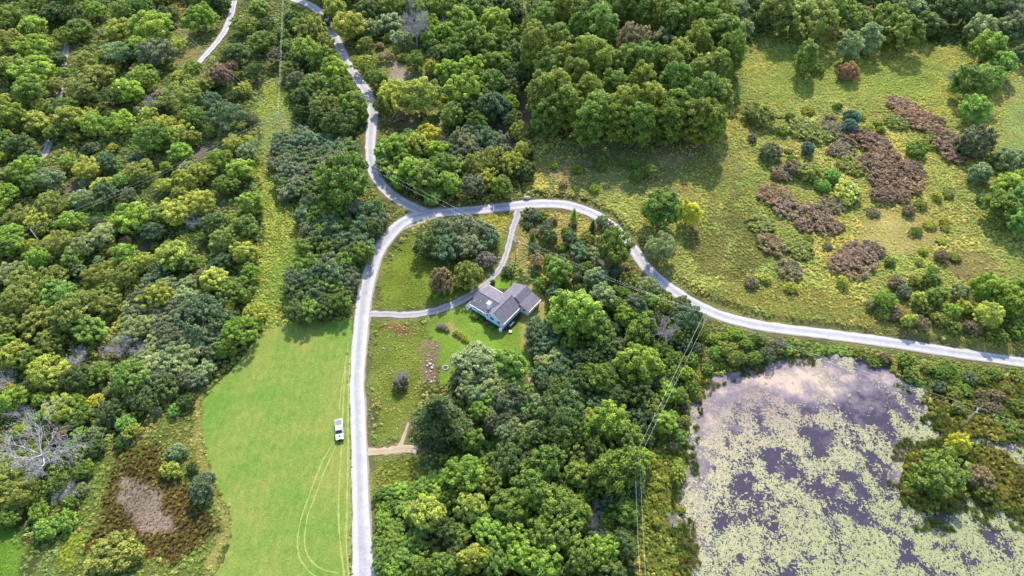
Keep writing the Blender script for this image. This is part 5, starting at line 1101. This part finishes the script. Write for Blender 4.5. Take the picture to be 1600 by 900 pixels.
mb = MB(); mb.lathe([(0.6, 0.0), (0.5, 0.06), (0.2, 0.09)], 14); mb.build('ash_bed', M['ash'], fp)
for k, (x, y, s) in enumerate([(672, 569, .5), (668, 572, .4), (675, 575, .5), (673, 581, .35), (677, 571, .3), (679, 590, .3), (674, 597, .45), (667, 564, .3), (683, 541, .3), (677, 545, .3), (670, 556, .25), (666, 582, .3), (670, 593, .25), (630, 541, .3), (600, 545, .3), (674, 563, .3)]):
    p = at(x, y); q = link('rock', rocks[k % 4], None, None, (p.x, p.y, s*0.3)); q.scale = (s, s*rs.uniform(.7, 1), s); q.rotation_euler = (0, 0, k*1.3)
    if k < 13 or k == 15: tag(q, 'pale rock lying in the bare strip beside the lawn', 'rock', 'pale rocks of the bare strip')
    else: tag(q, 'lone pale rock in rough grass below the driveway' if k == 13 else 'pale rock in rough grass close to the road', 'rock')
p = at(823, 311); q = link('boulder', rocks[1], None, None, (p.x, p.y, 0.5)); q.scale = (1.5, 0.7, 1.0); tag(q, 'pale boulder on the upper verge of the road bend', 'boulder')
for k, (x, y, r, c) in enumerate([(688, 509, 6, 'w'), (694, 512, 5, 's'), (699, 516, 4, 't'), (712, 519, 5, 'y'), (719, 523, 5, 'y'), (726, 528, 5, 'l'), (731, 533, 4, 'y')]):
    plant(x, y, r, 'shr', c, 1.0, ['silvery garden plant, largest at the end of the bed', 'sage garden plant beside the silvery one', 'small tan garden plant in the bed gap', 'yellowish garden plant, first after the bed gap', 'yellowish garden plant, middle of the lower row', 'lime yellow garden plant in the lower row', 'yellowish garden plant, last of the lower row'][k], name='garden_plant', group='garden bed plants', trunk=False)
plant(770, 441, 4.5, 'shr', 'd', 1.2, 'small round dark bush by the walkway', trunk=False); plant(792, 424, 9, 'shr', 'd', 1.0, 'dark shrub on the lawn above the house', trunk=False); plant(742, 494, 6, 'shr', 'o', 0.9, 'small shrub at the foot of the garage wall', trunk=False)
for x, y, c in ((752, 500, 'g'), (760, 506, 'r'), (768, 512, 'g')): plant(x, y, 3.5, 'shr', c, 0.9, trunk=False)
mb = MB(); mb.tube((0, -1.8, .1), (0.2, 0, .14), .16, .14); mb.tube((0.2, 0, .14), (0, 1.9, .1), .14, .09); p = at(1117, 580, -0.3)
o = mb.build('log', M['bark'], None, True, (p.x, p.y, WATER_Z+0.02)); o.rotation_euler = (0, 0, 1.5); tag(o, 'dark fallen log at the top left shore of the pond', 'log')
mb = MB(); mb.tube((0, 0, 0), (0.05, 0.1, 2.6), .13, .09); mb.tube((0.05, 0.1, 2.6), (0.2, 0.1, 4.2), .09, .03); p = at(1075, 250)
o = mb.build('dead_sapling', M['dead_wood'], None, True, (p.x, p.y, float(ground_z(p.x, p.y)))); tag(o, 'thin pale bare trunk at the foot of the grove', 'tree trunk')

# ------------------------------------------------------------------ power line
def pole(x, y, label, h=10.0, yaw=0.0, arm=2.2, drop=0.35):
    p = at(x, y, h); gz_ = 0.0
    r_ = empty('power_pole', (p.x, p.y, gz_), yaw); tag(r_, label, 'power pole')
    mb = MB(); mb.tube((0, 0, -0.3), (0, 0, h+0.25), 0.17, 0.12, 10); mb.build('post', M['pole_wood'], r_, True)
    mb = MB(); mb.box(-arm/2, arm/2, -0.06, 0.06, h-drop-.07, h-drop+.07); a_ = mb.build('crossarm', M['pole_wood'], r_)
    for s in (-1, 1):
        mb = MB(); mb.lathe([(0.04, 0), (0.07, 0.06), (0.05, 0.12), (0.08, 0.16), (0.03, 0.24)], 8, Matrix.Translation((s*arm*0.45, 0, h-drop+.07))); mb.build('insulator', M['glass_cap'], a_)
        mb = MB(); mb.tube((s*arm*0.3, 0.07, h-drop), (0, 0.13, h-drop-.7), .03, .03, 6); mb.build('brace', M['steel'], r_)
    tips = [Matrix.Translation((p.x, p.y, 0)) @ Matrix.Rotation(yaw, 4, 'Z') @ Vector((s*arm*0.45, 0, h-drop+.33)) for s in (-1, 1)]
    return r_, tips
def yaw_of(a, b): d = at(*b, 10)-at(*a, 10); return math.atan2(d.y, d.x)-math.pi/2
_, pA = pole(48, 359, 'grey wooden power pole with crossarm in the left wood', yaw=yaw_of((48, 359), (434, 178)))
_, pB = pole(434, 178, 'power pole where lines meet in the goldenrod strip', yaw=yaw_of((48, 359), (808, 370)))
rC, pC = pole(806, 372, 'power pole beside the driveway above the house', yaw=yaw_of((434, 178), (1104, 490)), arm=1.8)
mb = MB(); mb.lathe([(0.05, 0), (0.26, 0.05), (0.26, 0.75), (0.1, 0.85)], 12, Matrix.Translation((0.4, 0.1, 8.2))); mb.build('transformer', M['steel'], rC, True)
_, pD = pole(1104, 490, 'power pole between the road bend and the pond', yaw=yaw_of((1000, 700), (1104, 490)), arm=1.3)
_, pE = pole(1528, 640, 'leaning-looking grey power pole in the marsh', 9.0, yaw_of((1104, 490), (1528, 640)), arm=2.0)
_, pK = pole(996, 712, 'power pole half hidden in trees left of the pond', yaw=yaw_of((1010, 1000), (1000, 700)), arm=1.3)
def far(x, y, pa, z=9.9): 
    q = at(x, y, z); d = pa[1]-pa[0]; return [q-d*0.5, q+d*0.5]
pF = far(150, -70, pB); pG = far(444, -90, pB); pA2 = far(-130, 440, pA); pH = far(1010, 1000, pK); pE2 = far(1720, 706, pE)
def wires(a, b, what, sag):
    if (a[0]-b[0]).length+(a[1]-b[1]).length > (a[0]-b[1]).length+(a[1]-b[0]).length: b = b[::-1]
    for k in (0, 1):
        pts = []; n_ = 24
        for i in range(n_+1):
            t = i/n_; q = a[k].lerp(b[k], t); q.z -= 4*sag*t*(1-t); pts.append(q)
        segs = [(pts[i], pts[i+1], 0.0105, 0.0105) for i in range(n_)]
        o_ = link('overhead_wire', tubes_mesh('overhead_wire', segs, 5, M['wire']))
        tag(o_, ['first', 'second'][k]+' wire of the pair '+what, 'wire', 'overhead wires')
wires(pA, pB, 'crossing the left wood between two poles', 1.6); wires(pA2, pA, 'leaving the left wood pole for the left edge', 0.8)
wires(pB, pF, 'running from the goldenrod strip to upper left', 1.6); wires(pB, pG, 'running straight up from the goldenrod strip', 1.4)
wires(pB, pC, 'crossing the upper road to the driveway pole', 2.0); wires(pC, pD, 'between the driveway pole and the road bend pole', 1.4)
wires(pD, pK, 'running down left of the pond', 1.0); wires(pK, pH, 'leaving the picture at the bottom left of pond', 1.0)
wires(pD, pE, 'crossing above the pond to the marsh pole', 1.4); wires(pE, pE2, 'leaving the marsh pole for the right edge', 1.0)

# ------------------------------------------------------------------ pickup
M['paint_white'] = plain('white_car_paint', (0.82, 0.82, 0.83), 0.25, var=0.02, spec=0.5)
M['tonneau'] = plain('grey_vinyl', (0.17, 0.16, 0.20), 0.6, var=0.06); M['car_glass'] = plain('car_glass', (0.02, 0.022, 0.035), 0.05, var=0.05, spec=0.6)
M['tyre'] = plain('tyre_rubber', (0.02, 0.02, 0.02), 0.9, var=0.1); M['black'] = plain('black_plastic', (0.025, 0.025, 0.027), 0.6, var=0.1)
M['lamp'] = plain('headlamp_lens', (0.7, 0.7, 0.68), 0.1, var=0.02); M['red_lens'] = plain('tail_lens', (0.35, 0.02, 0.02), 0.2, var=0.02)
p = at(531, 674); tk = empty('pickup_truck', (p.x, p.y, 0.03), math.pi+math.radians(12.5)); tag(tk, 'white pickup truck with grey bed cover parked on the field', 'pickup truck')
# local +y is forward
def prism(prof, w0, w1, name, mat, parent, bev=0.05):
    """side profile (y, z) swept across; w0 half width at the lowest, w1 at the highest point"""
    zs = [z for _, z in prof]; lo, hi = min(zs), max(zs)
    hw = lambda z: w0+(w1-w0)*(z-lo)/(hi-lo)
    mb = MB(); mb.solid([(-hw(z), y, z) for y, z in prof], [(hw(z), y, z) for y, z in prof])
    if bev: mb.bevel(bev, 2)
    return mb.build(name, mat, parent)
prism([(-2.85, 0.5), (2.75, 0.42), (2.88, 0.7), (2.8, 1.0), (1.35, 1.15), (1.2, 1.17), (-2.85, 1.17)], 0.96, 0.93, 'body', M['paint_white'], tk, 0.07)
prism([(-0.72, 1.15), (1.3, 1.15), (0.62, 1.82), (0.4, 1.88), (-0.5, 1.88), (-0.68, 1.8)], 0.9, 0.72, 'cab', M['paint_white'], tk, 0.05)
mb = MB(); mb.solid([(-0.84, 1.30, 1.18), (0.84, 1.30, 1.18), (0.68, 0.66, 1.83), (-0.68, 0.66, 1.83)], [(-0.84, 1.34, 1.2), (0.84, 1.34, 1.2), (0.68, 0.70, 1.85), (-0.68, 0.70, 1.85)]); mb.build('windshield', M['car_glass'], tk)
mb = MB(); mb.solid([(-0.74, -0.73, 1.25), (0.74, -0.73, 1.25), (0.64, -0.715, 1.75), (-0.64, -0.715, 1.75)], [(-0.74, -0.76, 1.25), (0.74, -0.76, 1.25), (0.64, -0.745, 1.75), (-0.64, -0.745, 1.75)]); mb.build('rear_window', M['car_glass'], tk)
for s in (-1, 1):
    for y0, y1, y2, y3 in ((-0.62, 0.22, 0.22, -0.55), (0.28, 1.05, 0.52, 0.28)):
        a = [(s*0.885, y0, 1.24), (s*0.885, y1, 1.24), (s*0.755, y2, 1.76), (s*0.755, y3, 1.76)]
        mb = MB(); mb.solid(a, [(x+s*0.025, y, z+0.01) for x, y, z in a]); mb.build('side_window', M['car_glass'], tk)
    for y0, y1 in ((-0.66, 0.24), (0.27, 1.2)):
        mb = MB(); mb.box(s*0.955, s*0.972, y0, y1, 0.55, 1.12); d_ = mb.build('door', M['paint_white'], tk)
        mb = MB(); mb.box(s*0.973, s*0.99, y0+.06, y0+.2, 0.98, 1.02); mb.build('handle', M['black'], d_)
    mb = MB(); mb.box(s*0.95, s*1.17, 1.0, 1.12, 1.16, 1.34); mb.bevel(0.03); mb.build('mirror', M['black'], tk)
    mb = MB(); mb.box(s*0.55, s*0.86, 2.76, 2.9, 0.78, 0.98); mb.bevel(0.03); mb.build('headlight', M['lamp'], tk)
    mb = MB(); mb.box(s*0.78, s*0.92, -2.88, -2.83, 0.75, 1.1); mb.build('tail_light', M['red_lens'], tk)
    for y in (1.9, -1.75):
        Mx = Matrix.Translation((s*0.86, y, 0.39)) @ Matrix.Rotation(math.pi/2, 4, 'Y')
        mb = MB(); mb.lathe([(0.25, -0.13), (0.37, -0.13), (0.39, -0.08), (0.39, 0.08), (0.37, 0.13), (0.25, 0.13)], 20, Mx); wh = mb.build('wheel', M['tyre'], tk)
        mb = MB(); mb.lathe([(0.05, -0.135), (0.24, -0.135), (0.24, 0.135), (0.05, 0.135)], 14, Mx); mb.build('rim', M['steel'], wh)
        mb = MB(); mb.lathe([(0.40, -0.12), (0.47, -0.12), (0.47, 0.115), (0.40, 0.115)], 20, Mx); mb.build('wheel_arch', M['black'], tk)
mb = MB(); mb.box(-0.84, 0.84, -2.72, -0.82, 1.172, 1.215); mb.build('bed_cover', M['tonneau'], tk)
mb = MB(); mb.box(-0.93, 0.93, -2.9, -2.86, 0.6, 1.12); mb.build('tailgate', M['paint_white'], tk)
for y0, y1, nm in ((2.86, 3.0, 'front_bumper'), (-3.02, -2.9, 'rear_bumper')): mb = MB(); mb.box(-0.94, 0.94, y0, y1, 0.42, 0.64); mb.bevel(0.03); mb.build(nm, M['black'], tk)
mb = MB(); mb.box(-0.5, 0.5, 2.8, 2.9, 0.68, 0.98); mb.build('grille', M['black'], tk)
mb = MB(); mb.solid([(-0.26, 1.75, 1.09), (0.26, 1.75, 1.09), (0.26, 2.3, 1.05), (-0.26, 2.3, 1.05)], [(-0.22, 1.78, 1.17), (0.22, 1.78, 1.17), (0.24, 2.3, 1.14), (-0.24, 2.3, 1.14)]); mb.build('hood_scoop', M['black'], tk)
# ------------------------------------------------------------------ labels of the plants: rank among look-alikes of the same corner
ORD = 'first second third fourth fifth sixth seventh eighth ninth tenth eleventh twelfth thirteenth fourteenth fifteenth sixteenth seventeenth eighteenth nineteenth twentieth'.split()
SHORT = {'in the left wood': 'left wood', 'in the dense grove': 'dense grove', 'beside the power line strip': 'roadside thicket', 'inside the driveway loop': 'driveway loop', 'between upper road and grove': 'upper roadside wood', 'in the wood right of the house': 'wood right of house', 'in the wood below the house': 'wood below house', 'by the pond': 'pond shore', 'in the right meadow': 'right meadow', 'at the field edge': 'field edge'}
zone_y = {}
for root, desc, ph, x, y in PENDING: zone_y.setdefault(ph, []).append(y)
buckets = {}
for root, desc, ph, x, y in PENDING:
    ys = sorted(zone_y[ph]); k = int(5*(y-ys[0])/(ys[-1]-ys[0]+1e-6)) if ys[-1]-ys[0] > 120 else 5
    buckets.setdefault((desc, ph, ['top', 'upper part', 'middle', 'lower part', 'bottom', ''][min(k, 5)]), []).append((x, root))
for (desc, ph, band), lst in buckets.items():
    lst.sort(key=lambda t: t[0])
    for i, (x, root) in enumerate(lst):
        pl = ('in ' if not band else band+' of ')+SHORT[ph]
        if len(lst) == 1: root['label'] = 'only '+desc+', '+pl
        else: root['label'] = (ORD[i] if i < len(ORD) else 'last')+' '+desc+' from left, '+pl
print('planted', len(PLANTED), 'objects', len(scene.objects))
